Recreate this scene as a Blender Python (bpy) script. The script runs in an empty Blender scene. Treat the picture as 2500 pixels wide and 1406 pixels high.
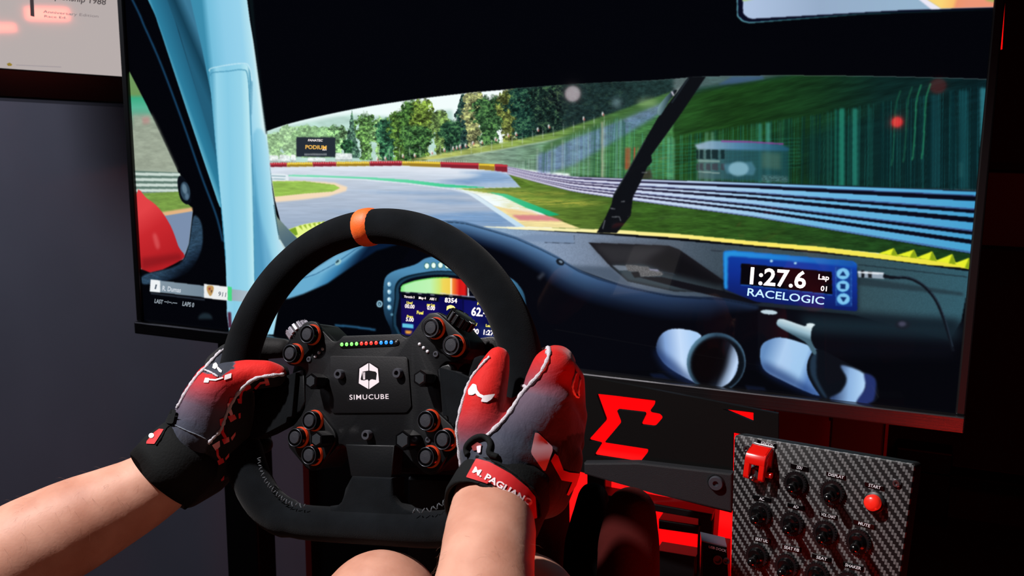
import bpy, bmesh, math, random
import numpy as np
from mathutils import Vector, Matrix, geometry
from mathutils.bvhtree import BVHTree

C = bpy.context.scene.collection
SC = bpy.context.scene
PI = math.pi
random.seed(7)
F = 2400.0                      # focal length in pixels of the 2500 x 1406 frame
CAMZ = 1.05
EYE = Vector((0, 0, CAMZ))
CR = Vector((.92400752, .38227255, .00882043))
CD = Vector((.07688761, -.16315312, -.98360020))
CF = Vector((-.37456427, .90953217, -.18014673))

# ------------------------------------------------------------------ camera
cam = bpy.data.cameras.new('camera')
cam.sensor_width = 36.0
cam.lens = 36.0 * F / 2500.0
cam.clip_start = 0.02
cam.dof.use_dof = True
cam.dof.focus_distance = 0.83
cam.dof.aperture_fstop = 20.0
camo = bpy.data.objects.new('camera', cam)
C.objects.link(camo)
camo.matrix_world = Matrix(((CR.x, -CD.x, -CF.x, EYE.x), (CR.y, -CD.y, -CF.y, EYE.y), (CR.z, -CD.z, -CF.z, EYE.z), (0, 0, 0, 1)))
SC.camera = camo

# ------------------------------------------------------------------ world, lights, exposure
wd = bpy.data.worlds.new('world'); SC.world = wd; wd.use_nodes = True
wd.node_tree.nodes['Background'].inputs[0].default_value = (.35, .4, .6, 1)
wd.node_tree.nodes['Background'].inputs[1].default_value = 0.006
SC.view_settings.view_transform = 'Standard'
SC.view_settings.look = 'None'
SC.view_settings.exposure = 0.0
SC.view_settings.gamma = 1.0
SC.view_settings.use_curve_mapping = False
SC.cycles.max_bounces = 6
SC.cycles.sample_clamp_indirect = 4.0


def cam_pt(px, py, d):
    return EYE + (CR * ((px - 1250) / F) + CD * ((py - 703) / F) + CF) * d


def cam_co(x, y, z):
    return EYE + CR * x + CD * y + CF * z


def to_px(p):
    q = Vector(p) - EYE
    d = q.dot(CF)
    return (1250 + F * q.dot(CR) / d, 703 + F * q.dot(CD) / d, d)


def light(kind, name, loc, target, energy, color, **kw):
    l = bpy.data.lights.new(name, kind)
    l.energy = energy; l.color = color
    for k, v in kw.items():
        setattr(l, k, v)
    o = bpy.data.objects.new(name, l); C.objects.link(o)
    o.location = loc
    if target is not None:
        o.rotation_euler = (Vector(target) - Vector(loc)).to_track_quat('-Z', 'Y').to_euler()
    return o


# ceiling spot (the key light), added left wall fill, red lights, added red fills
light('SPOT', 'ceiling_spot', (-1.2, -.02, 2.35), (-.30, .66, .8), 245, (1, .94, .93), spot_size=math.radians(40), spot_blend=.5, shadow_soft_size=.035)
light('AREA', 'wall_fill_light', (-2.5, .45, 1.8), (-1.0, 1.5, .75), 6.0, (.82, .86, 1), size=.6)  # added lamp that brightens the grey wall
light('SPOT', 'red_side_light', (.26, .36, .16), (-.27, .52, .76), 20, (1, .03, .01), spot_size=math.radians(50), spot_blend=.5, shadow_soft_size=.09)
light('AREA', 'red_floor_light', (.12, 1.10, .22), (.0, .8, .55), .9, (1, .02, .01), size=.2)
light('AREA', 'red_bolster_fill', (.14, .60, .42), (-.26, .88, .62), .75, (1, .02, .01), size=.12)  # added red lamp that makes the bolster show red
light('AREA', 'red_board_fill', (.42, 1.52, .95), (.40, 1.74, .50), .5, (1, .02, .01), size=.15)  # added red lamp aimed at the board behind the rails
light('AREA', 'red_wall_light', (1.2, 1.6, 1.9), (1.2, 2.5, .9), .45, (1, .02, .01), size=.4)


# small lamps of the hall that show as reflections in the glossy screens
def mirror_pt(px, py, O, N, t):
    d = (CR * ((px - 1250) / F) + CD * ((py - 703) / F) + CF).normalized()
    N = Vector(N).normalized(); k = (Vector(O) - EYE).dot(N) / d.dot(N)
    h = EYE + d * k
    return h + (d - N * 2 * d.dot(N)) * t, h


SCRY = Vector((0, 1.2201, 0))
q, h = mirror_pt(2190, 298, SCRY, (0, -1, 0), 1.3); light('POINT', 'red_status_lamp', q, None, .16, (1, .02, .02), shadow_soft_size=.0115)
q, h = mirror_pt(2290, 210, SCRY, (0, -1, 0), 1.3); light('POINT', 'red_status_lamp', q, None, .02, (1, .02, .02), shadow_soft_size=.017)
q, h = mirror_pt(1398, 229, SCRY, (0, -1, 0), 1.3); light('POINT', 'hall_bulb', q, None, .20, (1, .85, .92), shadow_soft_size=.019)
PMO = EYE + (CR * ((150 - 1250) / F) + CD * ((100 - 703) / F) + CF) * 1.76
PMN = -CF - CR * .05
for x0, y0, x1, y1, e_ in ((66, 24, 166, 46, .016), (-60, 60, 36, 74, .008)):
    a_, h = mirror_pt(x0, (y0 + y1) / 2 - (2 if y0 < 50 else 0), PMO, PMN, 1.2); b_, h2 = mirror_pt(x1, (y0 + y1) / 2, PMO, PMN, 1.2)
    l = light('AREA', 'red_tube_lamp', (a_ + b_) / 2, None, e_, (1, .10, .05), shape='RECTANGLE', size=(b_ - a_).length, size_y=.034 if y0 < 50 else .022, spread=.6)
    zx = ((a_ + b_) / 2 - (h + h2) / 2).normalized(); xx = (b_ - a_).normalized(); xx = (xx - zx * xx.dot(zx)).normalized(); yy = zx.cross(xx); c_ = (a_ + b_) / 2
    l.matrix_world = Matrix(((xx.x, yy.x, zx.x, c_.x), (xx.y, yy.y, zx.y, c_.y), (xx.z, yy.z, zx.z, c_.z), (0, 0, 0, 1)))


# ------------------------------------------------------------------ helpers
def lin(c):
    return tuple((v / 255 / 12.92 if v / 255 <= .04045 else ((v / 255 + .055) / 1.055) ** 2.4) for v in c[:3])


MATS = {}


def mat(name, col, rough=.5, metal=0., spec=.5, emit=None, es=1., bump=None, coat=0., sheen=0., var=None):
    if name in MATS:
        return MATS[name]
    m = bpy.data.materials.new(name); m.use_nodes = True
    nt = m.node_tree; b = nt.nodes['Principled BSDF']
    c = lin(col)
    b.inputs['Base Color'].default_value = (*c, 1)
    b.inputs['Roughness'].default_value = rough
    b.inputs['Metallic'].default_value = metal
    b.inputs['Specular IOR Level'].default_value = spec
    b.inputs['Coat Weight'].default_value = coat
    b.inputs['Sheen Weight'].default_value = sheen
    if emit is not None:
        b.inputs['Emission Color'].default_value = (*lin(emit), 1)
        b.inputs['Emission Strength'].default_value = es
    tc = nt.nodes.new('ShaderNodeTexCoord')
    if bump:
        n = nt.nodes.new('ShaderNodeTexNoise'); n.inputs['Scale'].default_value = bump[0]; n.inputs['Detail'].default_value = 4
        nt.links.new(tc.outputs['Object'], n.inputs['Vector'])
        bp = nt.nodes.new('ShaderNodeBump'); bp.inputs['Strength'].default_value = bump[1]; bp.inputs['Distance'].default_value = .002
        nt.links.new(n.outputs['Fac'], bp.inputs['Height']); nt.links.new(bp.outputs['Normal'], b.inputs['Normal'])
    if var:
        n = nt.nodes.new('ShaderNodeTexNoise'); n.inputs['Scale'].default_value = var[0]; n.inputs['Detail'].default_value = 3
        nt.links.new(tc.outputs['Object'], n.inputs['Vector'])
        r = nt.nodes.new('ShaderNodeValToRGB')
        r.color_ramp.elements[0].position = .3; r.color_ramp.elements[1].position = .7
        r.color_ramp.elements[0].color = (*[x * (1 - var[1]) for x in c], 1)
        r.color_ramp.elements[1].color = (*[min(1, x * (1 + var[1])) for x in c], 1)
        nt.links.new(n.outputs['Fac'], r.inputs['Fac']); nt.links.new(r.outputs['Color'], b.inputs['Base Color'])
    MATS[name] = m
    return m


class Frame:
    def __init__(s, O, U, V, W):
        s.O, s.U, s.V, s.W = Vector(O), Vector(U).normalized(), Vector(V).normalized(), Vector(W).normalized()
        s.M = Matrix(((s.U.x, s.V.x, s.W.x, s.O.x), (s.U.y, s.V.y, s.W.y, s.O.y), (s.U.z, s.V.z, s.W.z, s.O.z), (0, 0, 0, 1)))

    def px(s, x, y, w=0.):
        d = CR * ((x - 1250) / F) + CD * ((y - 703) / F) + CF
        o = s.O + s.W * w - EYE
        t = o.dot(s.W) / d.dot(s.W)
        q = EYE + d * t - s.O
        return (q.dot(s.U), q.dot(s.V))

    def world(s, u, v, w=0.):
        return s.O + s.U * u + s.V * v + s.W * w


def obj(name, bm, m, parent=None, smooth=False, mats=None):
    me = bpy.data.meshes.new(name)
    if isinstance(bm, bmesh.types.BMesh):
        bmesh.ops.recalc_face_normals(bm, faces=bm.faces)
        bm.to_mesh(me); bm.free()
    else:
        me.from_pydata(bm[0], [], bm[1])
    me.update()
    for q in (mats or [m]):
        me.materials.append(q)
    if smooth:
        for p in me.polygons: p.use_smooth = True
        if smooth is not True:
            me.set_sharp_from_angle(angle=math.radians(smooth))
    o = bpy.data.objects.new(name, me); C.objects.link(o)
    if parent is not None: o.parent = parent
    return o


def thing(name, label, cat, M=None, group=None):
    o = bpy.data.objects.new(name, None); C.objects.link(o)
    if M is not None: o.matrix_world = M
    o.empty_display_size = .05
    o['label'] = label; o['category'] = cat
    if group: o['group'] = group
    return o


def tag(o, label, cat, group=None):
    o['label'] = label; o['category'] = cat
    if group: o['group'] = group
    return o


def cr(pts, n=6, closed=False):
    """Catmull-Rom through points of any dimension"""
    P = [np.array(p, float) for p in pts]; N = len(P); out = []
    rng = range(N) if closed else range(N - 1)
    for i in rng:
        if closed:
            a, b, c, d = P[(i - 1) % N], P[i], P[(i + 1) % N], P[(i + 2) % N]
        else:
            a, b, c, d = P[max(i - 1, 0)], P[i], P[i + 1], P[min(i + 2, N - 1)]
        for k in range(n):
            t = k / n
            out.append(.5 * (2 * b + (c - a) * t + (2 * a - 5 * b + 4 * c - d) * t * t + (3 * b - a - 3 * c + d) * t ** 3))
    if not closed: out.append(P[-1])
    return [tuple(p) for p in out]


def rounded(poly, r, n=4):
    """round the corners of a 2D polygon"""
    out = []; N = len(poly)
    for i in range(N):
        p0, p1, p2 = (np.array(poly[(i + k) % N], float) for k in (-1, 0, 1))
        a, b = p0 - p1, p2 - p1
        la, lb = np.linalg.norm(a), np.linalg.norm(b)
        rr = min(r, la * .45, lb * .45)
        A, B = p1 + a / la * rr, p1 + b / lb * rr
        for k in range(n + 1):
            t = k / n
            out.append(tuple((1 - t) ** 2 * A + 2 * t * (1 - t) * p1 + t * t * B))
    return out


def add_prism(bm, poly, w0, w1, bevel=0., seg=2):
    vs = [bm.verts.new((p[0], p[1], w0)) for p in poly]
    f = bm.faces.new(vs)
    r = bmesh.ops.extrude_face_region(bm, geom=[f])
    nv = [e for e in r['geom'] if isinstance(e, bmesh.types.BMVert)]
    nf = [e for e in r['geom'] if isinstance(e, bmesh.types.BMFace)]
    for v in nv: v.co.z = w1
    if bevel > 0:
        ed = [e for fc in nf for e in fc.edges]
        bmesh.ops.bevel(bm, geom=list(set(ed)), offset=bevel, segments=seg, profile=.5, affect='EDGES', clamp_overlap=True)
    return bm


def prism(poly, w0, w1, bevel=0., seg=2):
    return add_prism(bmesh.new(), poly, w0, w1, bevel, seg)


def add_box(bm, c, s, M=None, bevel=0.):
    r = bmesh.ops.create_cube(bm, size=1)
    for v in r['verts']:
        v.co = Vector((c[0] + v.co.x * s[0], c[1] + v.co.y * s[1], c[2] + v.co.z * s[2]))
        if M is not None: v.co = M @ v.co
    if bevel:
        bmesh.ops.bevel(bm, geom=list({e for v in r['verts'] for e in v.link_edges}), offset=bevel, segments=2, profile=.5, affect='EDGES')
    return bm


def box(c, s, bevel=0.):
    return add_box(bmesh.new(), c, s, None, bevel)


def add_lathe(bm, prof, O=(0, 0, 0), axis=(0, 0, 1), seg=24, ref=(1, 0, 0), rot=0., cap=True):
    """prof: (radius, height along axis)"""
    A = Vector(axis).normalized(); R = Vector(ref)
    X = (R - A * R.dot(A))
    if X.length < 1e-4:
        R = Vector((0, 1, 0)); X = R - A * R.dot(A)
    X.normalize(); Y = A.cross(X); O = Vector(O); rings = []
    for r, h in prof:
        rings.append([bm.verts.new(O + A * h + (X * math.cos(rot + 2 * PI * k / seg) + Y * math.sin(rot + 2 * PI * k / seg)) * r) for k in range(seg)])
    for a, b in zip(rings, rings[1:]):
        for k in range(seg):
            bm.faces.new((a[k], a[(k + 1) % seg], b[(k + 1) % seg], b[k]))
    if cap:
        for rg in (rings[0], rings[-1]):
            bm.faces.new(rg)
    return bm


def lathe(*a, **k):
    return add_lathe(bmesh.new(), *a, **k)


def add_tube(bm, pts, r, seg=8, closed=False, flat=1., up=None):
    P = [Vector(p) for p in pts]; N = len(P); rings = []
    nrm = None
    for i, p in enumerate(P):
        t = (P[(i + 1) % N] - P[i - 1]) if closed else (P[min(i + 1, N - 1)] - P[max(i - 1, 0)])
        t.normalize()
        if up is not None:
            nrm = Vector(up) - t * t.dot(Vector(up))
        elif nrm is None:
            nrm = t.orthogonal()
        else:
            nrm = nrm - t * nrm.dot(t)
        nrm.normalize(); b = t.cross(nrm)
        ri = r[i] if hasattr(r, '__len__') else r
        rings.append([bm.verts.new(p + (nrm * math.cos(2 * PI * k / seg) * flat + b * math.sin(2 * PI * k / seg)) * ri) for k in range(seg)])
    for i in range(N if closed else N - 1):
        a, b = rings[i], rings[(i + 1) % N]
        for k in range(seg):
            bm.faces.new((a[k], a[(k + 1) % seg], b[(k + 1) % seg], b[k]))
    if not closed:
        bm.faces.new(rings[0]); bm.faces.new(rings[-1])
    return bm


def tube(*a, **k):
    return add_tube(bmesh.new(), *a, **k)


_TXT = {}


def text2d(s, bold=0.):
    """outline of a string as (2D verts, faces, width, cap height)"""
    key = (s, bold)
    if key in _TXT: return _TXT[key]
    cu = bpy.data.curves.new('lettering', 'FONT'); cu.body = s; cu.offset = bold; cu.resolution_u = 3
    cu.space_character = 1.14 if s == 'SIMUCUBE' else 1.0
    o = bpy.data.objects.new('lettering', cu); C.objects.link(o)
    dg = bpy.context.evaluated_depsgraph_get(); dg.update()
    me = bpy.data.meshes.new_from_object(o.evaluated_get(dg))
    v = np.array([x.co[:2] for x in me.vertices]); f = [tuple(p.vertices) for p in me.polygons]
    bpy.data.objects.remove(o); bpy.data.curves.remove(cu); bpy.data.meshes.remove(me)
    v[:, 0] -= v[:, 0].min()
    _TXT[key] = (v, f, v[:, 0].max(), .729 if s != s.lower() or any(c.isdigit() for c in s) else .729)
    return _TXT[key]


def add_text(acc, frame, s, p0, p1, h, w, bold=0., up=None):
    """append lettering to acc=(verts, faces): baseline from pixel p0 to p1, cap height h px"""
    v, f, W, ch = text2d(s, bold)
    p0, p1 = np.array(p0, float), np.array(p1, float)
    d = p1 - p0
    if up is None:
        n = np.array([d[1], -d[0]]) / np.linalg.norm(d)
    else:
        n = np.array(up, float) / np.linalg.norm(up)
    base = len(acc[0])
    for x, y in v:
        q = p0 + d * (x / W) + n * (h * y / ch)
        u, vv = frame.px(q[0], q[1], w)
        acc[0].append((u, vv, w))
    acc[1].extend(tuple(i + base for i in p) for p in f)


def Zf(ox, oy, s):
    return lambda *pts: [(ox + x / s, oy + y / s) for x, y in pts]


def hull(bm, balls, seg=2):
    """convex hull of balls (centre, radius) added to bm"""
    t = bmesh.new()
    for c, r in balls:
        g = bmesh.ops.create_icosphere(t, subdivisions=seg, radius=1)
        for v in g['verts']:
            if hasattr(r, '__len__'):
                v.co = Vector(c) + r[0] * v.co.x + r[1] * v.co.y + r[2] * v.co.z
            else:
                v.co = Vector(c) + v.co * r
    ret = bmesh.ops.convex_hull(t, input=t.verts)
    bmesh.ops.delete(t, geom=[e for e in ret['geom_interior'] if isinstance(e, bmesh.types.BMVert)], context='VERTS')
    me = bpy.data.meshes.new('tmp'); t.to_mesh(me); t.free()
    bm.from_mesh(me); bpy.data.meshes.remove(me)


def remesh(bm, vox, smooth_it=8, name='body'):
    me = bpy.data.meshes.new(name); bm.to_mesh(me); bm.free()
    o = bpy.data.objects.new('tmp', me); C.objects.link(o)
    a = o.modifiers.new('r', 'REMESH'); a.mode = 'VOXEL'; a.voxel_size = vox
    b = o.modifiers.new('s', 'SMOOTH'); b.factor = .5; b.iterations = smooth_it
    dg = bpy.context.evaluated_depsgraph_get(); dg.update()
    out = bpy.data.meshes.new_from_object(o.evaluated_get(dg))
    bpy.data.objects.remove(o); bpy.data.meshes.remove(me)
    for p in out.polygons: p.use_smooth = True
    return out
# ------------------------------------------------------------------ the picture shown by the game monitor
SCR = Frame((-.54549906, 1.2201243, CAMZ - .34677769), (1, 0, 0), (0, 0, 1), (0, -1, 0))
SW, SH = 1.21, .6806
TW, TH = 2200, 1238
IMG = np.zeros((TH, TW, 3), np.float32)
_c, _r = np.meshgrid(np.arange(TW) + .5, np.arange(TH) + .5)
_u = _c / TW * SW - SW / 2; _v = SH - _r / TH * SH      # row 0 = top of the panel
_wx = SCR.O.x + _u; _wz = SCR.O.z + _v - CAMZ; _wy = SCR.O.y
_d = _wx * CF.x + _wy * CF.y + _wz * CF.z
PX = (1250 + F * (_wx * CR.x + _wy * CR.y + _wz * CR.z) / _d).astype(np.float32)
PY = (703 + F * (_wx * CD.x + _wy * CD.y + _wz * CD.z) / _d).astype(np.float32)
del _c, _r, _u, _v, _wx, _wz, _d
RNG = np.random.RandomState(3)


def tx(p):
    u, v = SCR.px(p[0], p[1], 0)
    return ((u + SW / 2) / SW * TW, (SH - v) / SH * TH)


def boxblur(a, r):
    r = int(r)
    if r < 1: return a
    for ax in (0, 1):
        p = np.pad(a, [(r + 1, r) if k == ax else (0, 0) for k in (0, 1)], mode='edge')
        c = np.cumsum(p, axis=ax)
        n = a.shape[ax]
        a = (np.take(c, range(2 * r + 1, 2 * r + 1 + n), axis=ax) - np.take(c, range(0, n), axis=ax)) / (2 * r + 1)
    return a


def mask(poly, blur=1):
    q = np.array([tx(p) for p in poly]); pad = int(blur) * 2 + 3
    x0, y0 = np.floor(q.min(0)).astype(int) - pad; x1, y1 = np.ceil(q.max(0)).astype(int) + pad
    x0, y0, x1, y1 = max(x0, 0), max(y0, 0), min(x1, TW), min(y1, TH)
    if x1 <= x0 or y1 <= y0: return None
    ys = np.arange(y0, y1) + .5
    diff = np.zeros((y1 - y0, x1 - x0 + 1), np.int32)
    for (ax, ay), (bx, by) in zip(q, np.roll(q, -1, 0)):
        if ay == by: continue
        s = (ys >= min(ay, by)) & (ys < max(ay, by)); k = np.nonzero(s)[0]
        if len(k) == 0: continue
        xi = ax + (ys[k] - ay) * (bx - ax) / (by - ay)
        i = np.clip(np.ceil(xi - .5).astype(int) - x0, 0, x1 - x0)
        np.add.at(diff, (k, i), 1)
    m = (np.cumsum(diff, 1)[:, :-1] & 1).astype(np.float32)
    for _ in range(2): m = boxblur(m, blur) if blur else m
    return m, (slice(y0, y1), slice(x0, x1))


def lay(m, sl, col, a=1.):
    if callable(col): col = col(PX[sl], PY[sl])
    al = (m * a)[..., None]
    IMG[sl] = IMG[sl] * (1 - al) + np.asarray(col, np.float32) * al


CLIP = None


def P(poly, col, a=1., blur=1, tex=None, clip=False):
    r = mask(poly, blur)
    if r is None: return
    m, sl = r
    if clip and CLIP is not None: m = m * CLIP[sl]
    if tex is not None: m = m * tex(PX[sl], PY[sl])
    lay(m, sl, col, a)


def ell(cx, cy, rx, ry, rot=0., n=36, a0=0., a1=2 * PI):
    c, s = math.cos(rot), math.sin(rot)
    return [(cx + c * rx * math.cos(t) - s * ry * math.sin(t), cy + s * rx * math.cos(t) + c * ry * math.sin(t)) for t in np.linspace(a0, a1, n)]


_G = [RNG.rand(128, 128).astype(np.float32) for _ in range(6)]


def vn(x, y, k=0):
    g = _G[k % 6]
    xi = np.floor(x).astype(int); yi = np.floor(y).astype(int); fx = x - xi; fy = y - yi
    fx = fx * fx * (3 - 2 * fx); fy = fy * fy * (3 - 2 * fy)
    a, b, c, d = g[yi % 128, xi % 128], g[yi % 128, (xi + 1) % 128], g[(yi + 1) % 128, xi % 128], g[(yi + 1) % 128, (xi + 1) % 128]
    return (a * (1 - fx) + b * fx) * (1 - fy) + (c * (1 - fx) + d * fx) * fy


def fbm(x, y, k=0):
    return (vn(x, y, k) * .5 + vn(x * 2.1, y * 2.1, k + 1) * .3 + vn(x * 4.3, y * 4.3, k + 2) * .2)


def gx(stops, axis=0):
    """colour gradient by photo x (axis 0) or y (axis 1)"""
    xs = [s[0] for s in stops]; cs = np.array([s[1] for s in stops], float)
    return lambda X, Y: np.stack([np.interp((X, Y)[axis], xs, cs[:, i]) for i in range(3)], -1)


def gdir(p0, p1, stops):
    """colour gradient along the direction p0 -> p1"""
    d = np.array(p1, float) - np.array(p0, float); L = d @ d
    xs = [s[0] for s in stops]; cs = np.array([s[1] for s in stops], float)
    return lambda X, Y: np.stack([np.interp(((X - p0[0]) * d[0] + (Y - p0[1]) * d[1]) / L, xs, cs[:, i]) for i in range(3)], -1)


def noisy(col, sx, sy, amt, k=0, sk=0.):
    def f(X, Y):
        c = col(X, Y) if callable(col) else np.broadcast_to(np.array(col, float), X.shape + (3,))
        n = fbm(X / sx, (Y + X * sk) / sy, k)
        return np.clip(c * (1 + (n[..., None] - .5) * 2 * amt), 0, 255)
    return f


def stroke(pts, wd, col, a=1., blur=1, clip=False):
    """pts in px, constant or varying width"""
    p = np.array(pts, float); n = len(p)
    t = np.gradient(p, axis=0); t /= np.linalg.norm(t, axis=1)[:, None] + 1e-9
    nn = np.stack([-t[:, 1], t[:, 0]], 1)
    w = np.broadcast_to(np.array(wd, float), (n,))[:, None] / 2
    P([tuple(q) for q in p + nn * w] + [tuple(q) for q in (p - nn * w)[::-1]], col, a, blur, None, clip)


A_ = Zf(300, 0, 1.7143); B_ = Zf(600, 150, 2.7778); C_ = Zf(1400, 150, 2.2727); D_ = Zf(1200, 540, 1.9231)
E_ = Zf(540, 500, 2.8116); F_ = Zf(540, 480, 5.0214); G_ = Zf(940, 500, 5.0214)


def paint_scene():
    global CLIP
    IMG[:] = (3, 4, 9)
    W = cr([(646, 322), (700, 303), (780, 283), (900, 259), (1050, 237), (1200, 221), (1400, 206), (1600, 196), (1720, 187), (1950, 184), (2200, 187), (2410, 193)], 4) + \
        [(2383, 475), (2366, 658)] + cr([(2366, 655), (2200, 632), (2000, 606), (1750, 583), (1500, 569), (1330, 562), (1200, 556), (1100, 546)], 3) + [(900, 575), (780, 620), (720, 600), (690, 560), (672, 490), (658, 400)]
    m, sl = mask(W, 1)
    CLIP = np.zeros((TH, TW), np.float32); CLIP[sl] = m
    K = dict(clip=True)
    P(W, gx([(650, (222, 244, 242)), (900, (240, 253, 252)), (1300, (246, 254, 254))]), **K)
    # far hills and the lit wood on the left
    P(B_((100, 480), (400, 415), (620, 372), (740, 358), (860, 372), (980, 372), (1100, 345), (1400, 330), (1450, 700), (100, 700)), noisy((176, 212, 200), 40, 14, .12), .85, 4, **K)

    def tree(cx, y0, y1, hw, col, conifer=False, k=0):
        (cx, y0), (_, y1) = B_((cx, y0), (cx, y1)); hw /= 2.7778
        def tex(X, Y):
            t = (Y - y0) / (y1 - y0)
            n = fbm(X / 9 + k * 7.3, Y / 9, k)
            prof = np.clip(t * 1.1 + .06, 0, 1) if conifer else np.sqrt(np.clip(1 - (2 * np.clip(t, 0, .62) / .62 * .5 - .55) ** 2 * 3.0, 0, 1)) * np.where(t > .62, 1 - (t - .62) * .5, 1)
            r = np.abs(X - cx) / hw / np.maximum(prof, .02)
            return np.clip((1.12 - r + (n - .5) * 1.3) * 4, 0, 1) * np.clip((t + .02) * 12 + (n - .5) * 2, 0, 1) * np.clip((1.03 - t) * 30, 0, 1)
        def colr(X, Y):
            n = fbm(X / 6 + k * 3, Y / 5, k + 1)[..., None]; n2 = fbm(X / 22 + k, Y / 18, k + 2)[..., None]
            lit = np.clip((n - .5) * 3.2 + (n2 - .5) * 1.6, -1, 1) * (.42 if sum(col) > 400 else 1.)
            c = np.array(col, float) * (.84 if sum(col) < 330 else 1.)
            return np.clip(c * (1 + .55 * lit) + np.clip(lit, 0, 1) * np.array((30, 32, 6)), 0, 255)
        P([(cx - hw * 1.9, y0 - 6), (cx + hw * 1.9, y0 - 6), (cx + hw * 1.9, y1 + 4), (cx - hw * 1.9, y1 + 4)], colr, 1., 0, tex, True)
    T = [(200, 480, 660, 90, (150, 188, 140)), (300, 430, 650, 80, (158, 195, 150)), (420, 430, 650, 90, (140, 182, 132)), (540, 440, 650, 80, (135, 178, 130)), (620, 430, 650, 80, (120, 165, 115)),
         (720, 340, 650, 45, (86, 128, 112), 1), (815, 350, 665, 70, (98, 145, 84)), (930, 380, 665, 80, (118, 158, 104)), (690, 530, 650, 42, (48, 98, 68)), (960, 385, 670, 80, (56, 112, 84)),
         (1050, 330, 672, 80, (88, 128, 60)), (1110, 255, 672, 75, (66, 108, 56)), (1195, 250, 665, 80, (108, 136, 60)), (1320, 330, 640, 65, (104, 134, 78)), (1150, 430, 668, 115, (60, 102, 60)),
         (1470, 205, 625, 95, (44, 76, 74), 1), (1400, 400, 630, 80, (42, 82, 62)), (1545, 190, 600, 78, (128, 132, 92)), (1660, 235, 570, 120, (58, 98, 62)), (1790, 180, 545, 90, (104, 116, 62)),
         (1890, 160, 525, 120, (30, 66, 60)), (2060, 140, 490, 170, (30, 54, 50)), (2250, 130, 460, 190, (28, 44, 45)), (2440, 120, 430, 170, (24, 44, 45))]
    P(B_((1780, 100), (2500, 100), (2900, 60), (2900, 420), (2500, 440), (1900, 520), (1780, 400)), noisy((30, 54, 50), 12, 8, .5), 1, 4, **K)
    for i, t in enumerate(T): tree(*t[:5], conifer=len(t) > 5, k=i)
    P(C_((-60, 60), (650, 60), (660, 120), (500, 215), (300, 275), (0, 372), (-60, 390)), noisy((30, 50, 50), 10, 6, .5), .75, 6, **K)
    # hillside on the right
    P(C_((-20, 380), (180, 330), (500, 205), (720, 140), (1000, 98), (1200, 60), (2300, 60), (2290, 720), (1200, 700), (0, 650), (-20, 640)),
      noisy(gx([(1400, (46, 84, 50)), (1600, (36, 74, 32)), (1800, (27, 64, 25)), (2000, (19, 50, 27)), (2150, (12, 38, 35)), (2400, (9, 32, 37))]), 70, 10, .35, 1, .25), 1, 3, **K)
    P(C_((700, 60), (1300, 60), (720, 160), (640, 190), (690, 100)), noisy((30, 58, 58), 20, 5, .3), .8, 4, **K)
    P(C_((880, 84), (1050, 78), (1060, 98), (900, 122), (800, 130)), (58, 88, 128), .7, 2, **K)
    P(C_((1500, 330), (2290, 250), (2290, 720), (1300, 690), (1250, 420)), (8, 36, 39), .62, 14, **K)
    # grass bank and verge in the middle
    P(B_((1090, 672), (1500, 592), (1800, 540), (2100, 478), (2500, 345), (2900, 200), (2900, 330), (2500, 430), (2100, 530), (1700, 605), (1300, 665)), noisy(gx([(1000, (190, 190, 110)), (1250, (140, 165, 80)), (1500, (70, 112, 60))]), 30, 5, .25), 1, 2, **K)
    P(B_((1130, 690), (1400, 650), (1700, 603), (2100, 530), (2500, 430), (2900, 330), (2900, 800), (2500, 790), (1780, 722), (1550, 697)), noisy(gx([(1000, (170, 180, 150)), (1250, (120, 150, 130)), (1500, (64, 118, 66))]), 26, 5, .3, 2), 1, 2, **K)
    P(C_((-200, 520), (0, 425), (250, 325), (510, 215), (480, 290), (250, 430), (0, 575), (-200, 640)), noisy((112, 130, 195), 12, 8, .25), .62, 4, **K)
    P(C_((-170, 470), (0, 388), (280, 292), (520, 192), (500, 225), (250, 328), (0, 425), (-170, 512)), (64, 104, 60), .7, 3, **K)
    # catch fence: fine upright streaks
    R = C_((-520, 640), (-330, 575), (-200, 520), (0, 400), (250, 310), (430, 430), (680, 400), (1000, 345), (1350, 295), (1600, 245), (2000, 180), (2290, 130), (2240, 722), (400, 660), (0, 645), (-340, 588))
    def streak(s, th, k):
        return lambda X, Y: np.clip((fbm(X / s + Y * .003, Y / 400, k) - th) * 6, 0, 1) * (.55 + .45 * vn(X / 3, Y / 40, k + 1))
    P(R, gx([(1180, (190, 205, 200)), (1400, (150, 200, 190)), (1600, (70, 165, 140)), (2000, (30, 120, 105)), (2380, (24, 100, 110))]), .36, 2, streak(3.2, .5, 2), True)
    P(R, gx([(1180, (70, 110, 90)), (1600, (20, 70, 50)), (2000, (8, 40, 40)), (2380, (5, 34, 40))]), .6, 2, streak(9, .52, 4), True)
    for k in range(9):
        y = 470 + k * 20
        stroke(C_((400, y + 6), (700, y - 18), (1000, y - 34), (1260, y - 44)), 2.2, (40, 150, 120), .28, 1, True)
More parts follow.
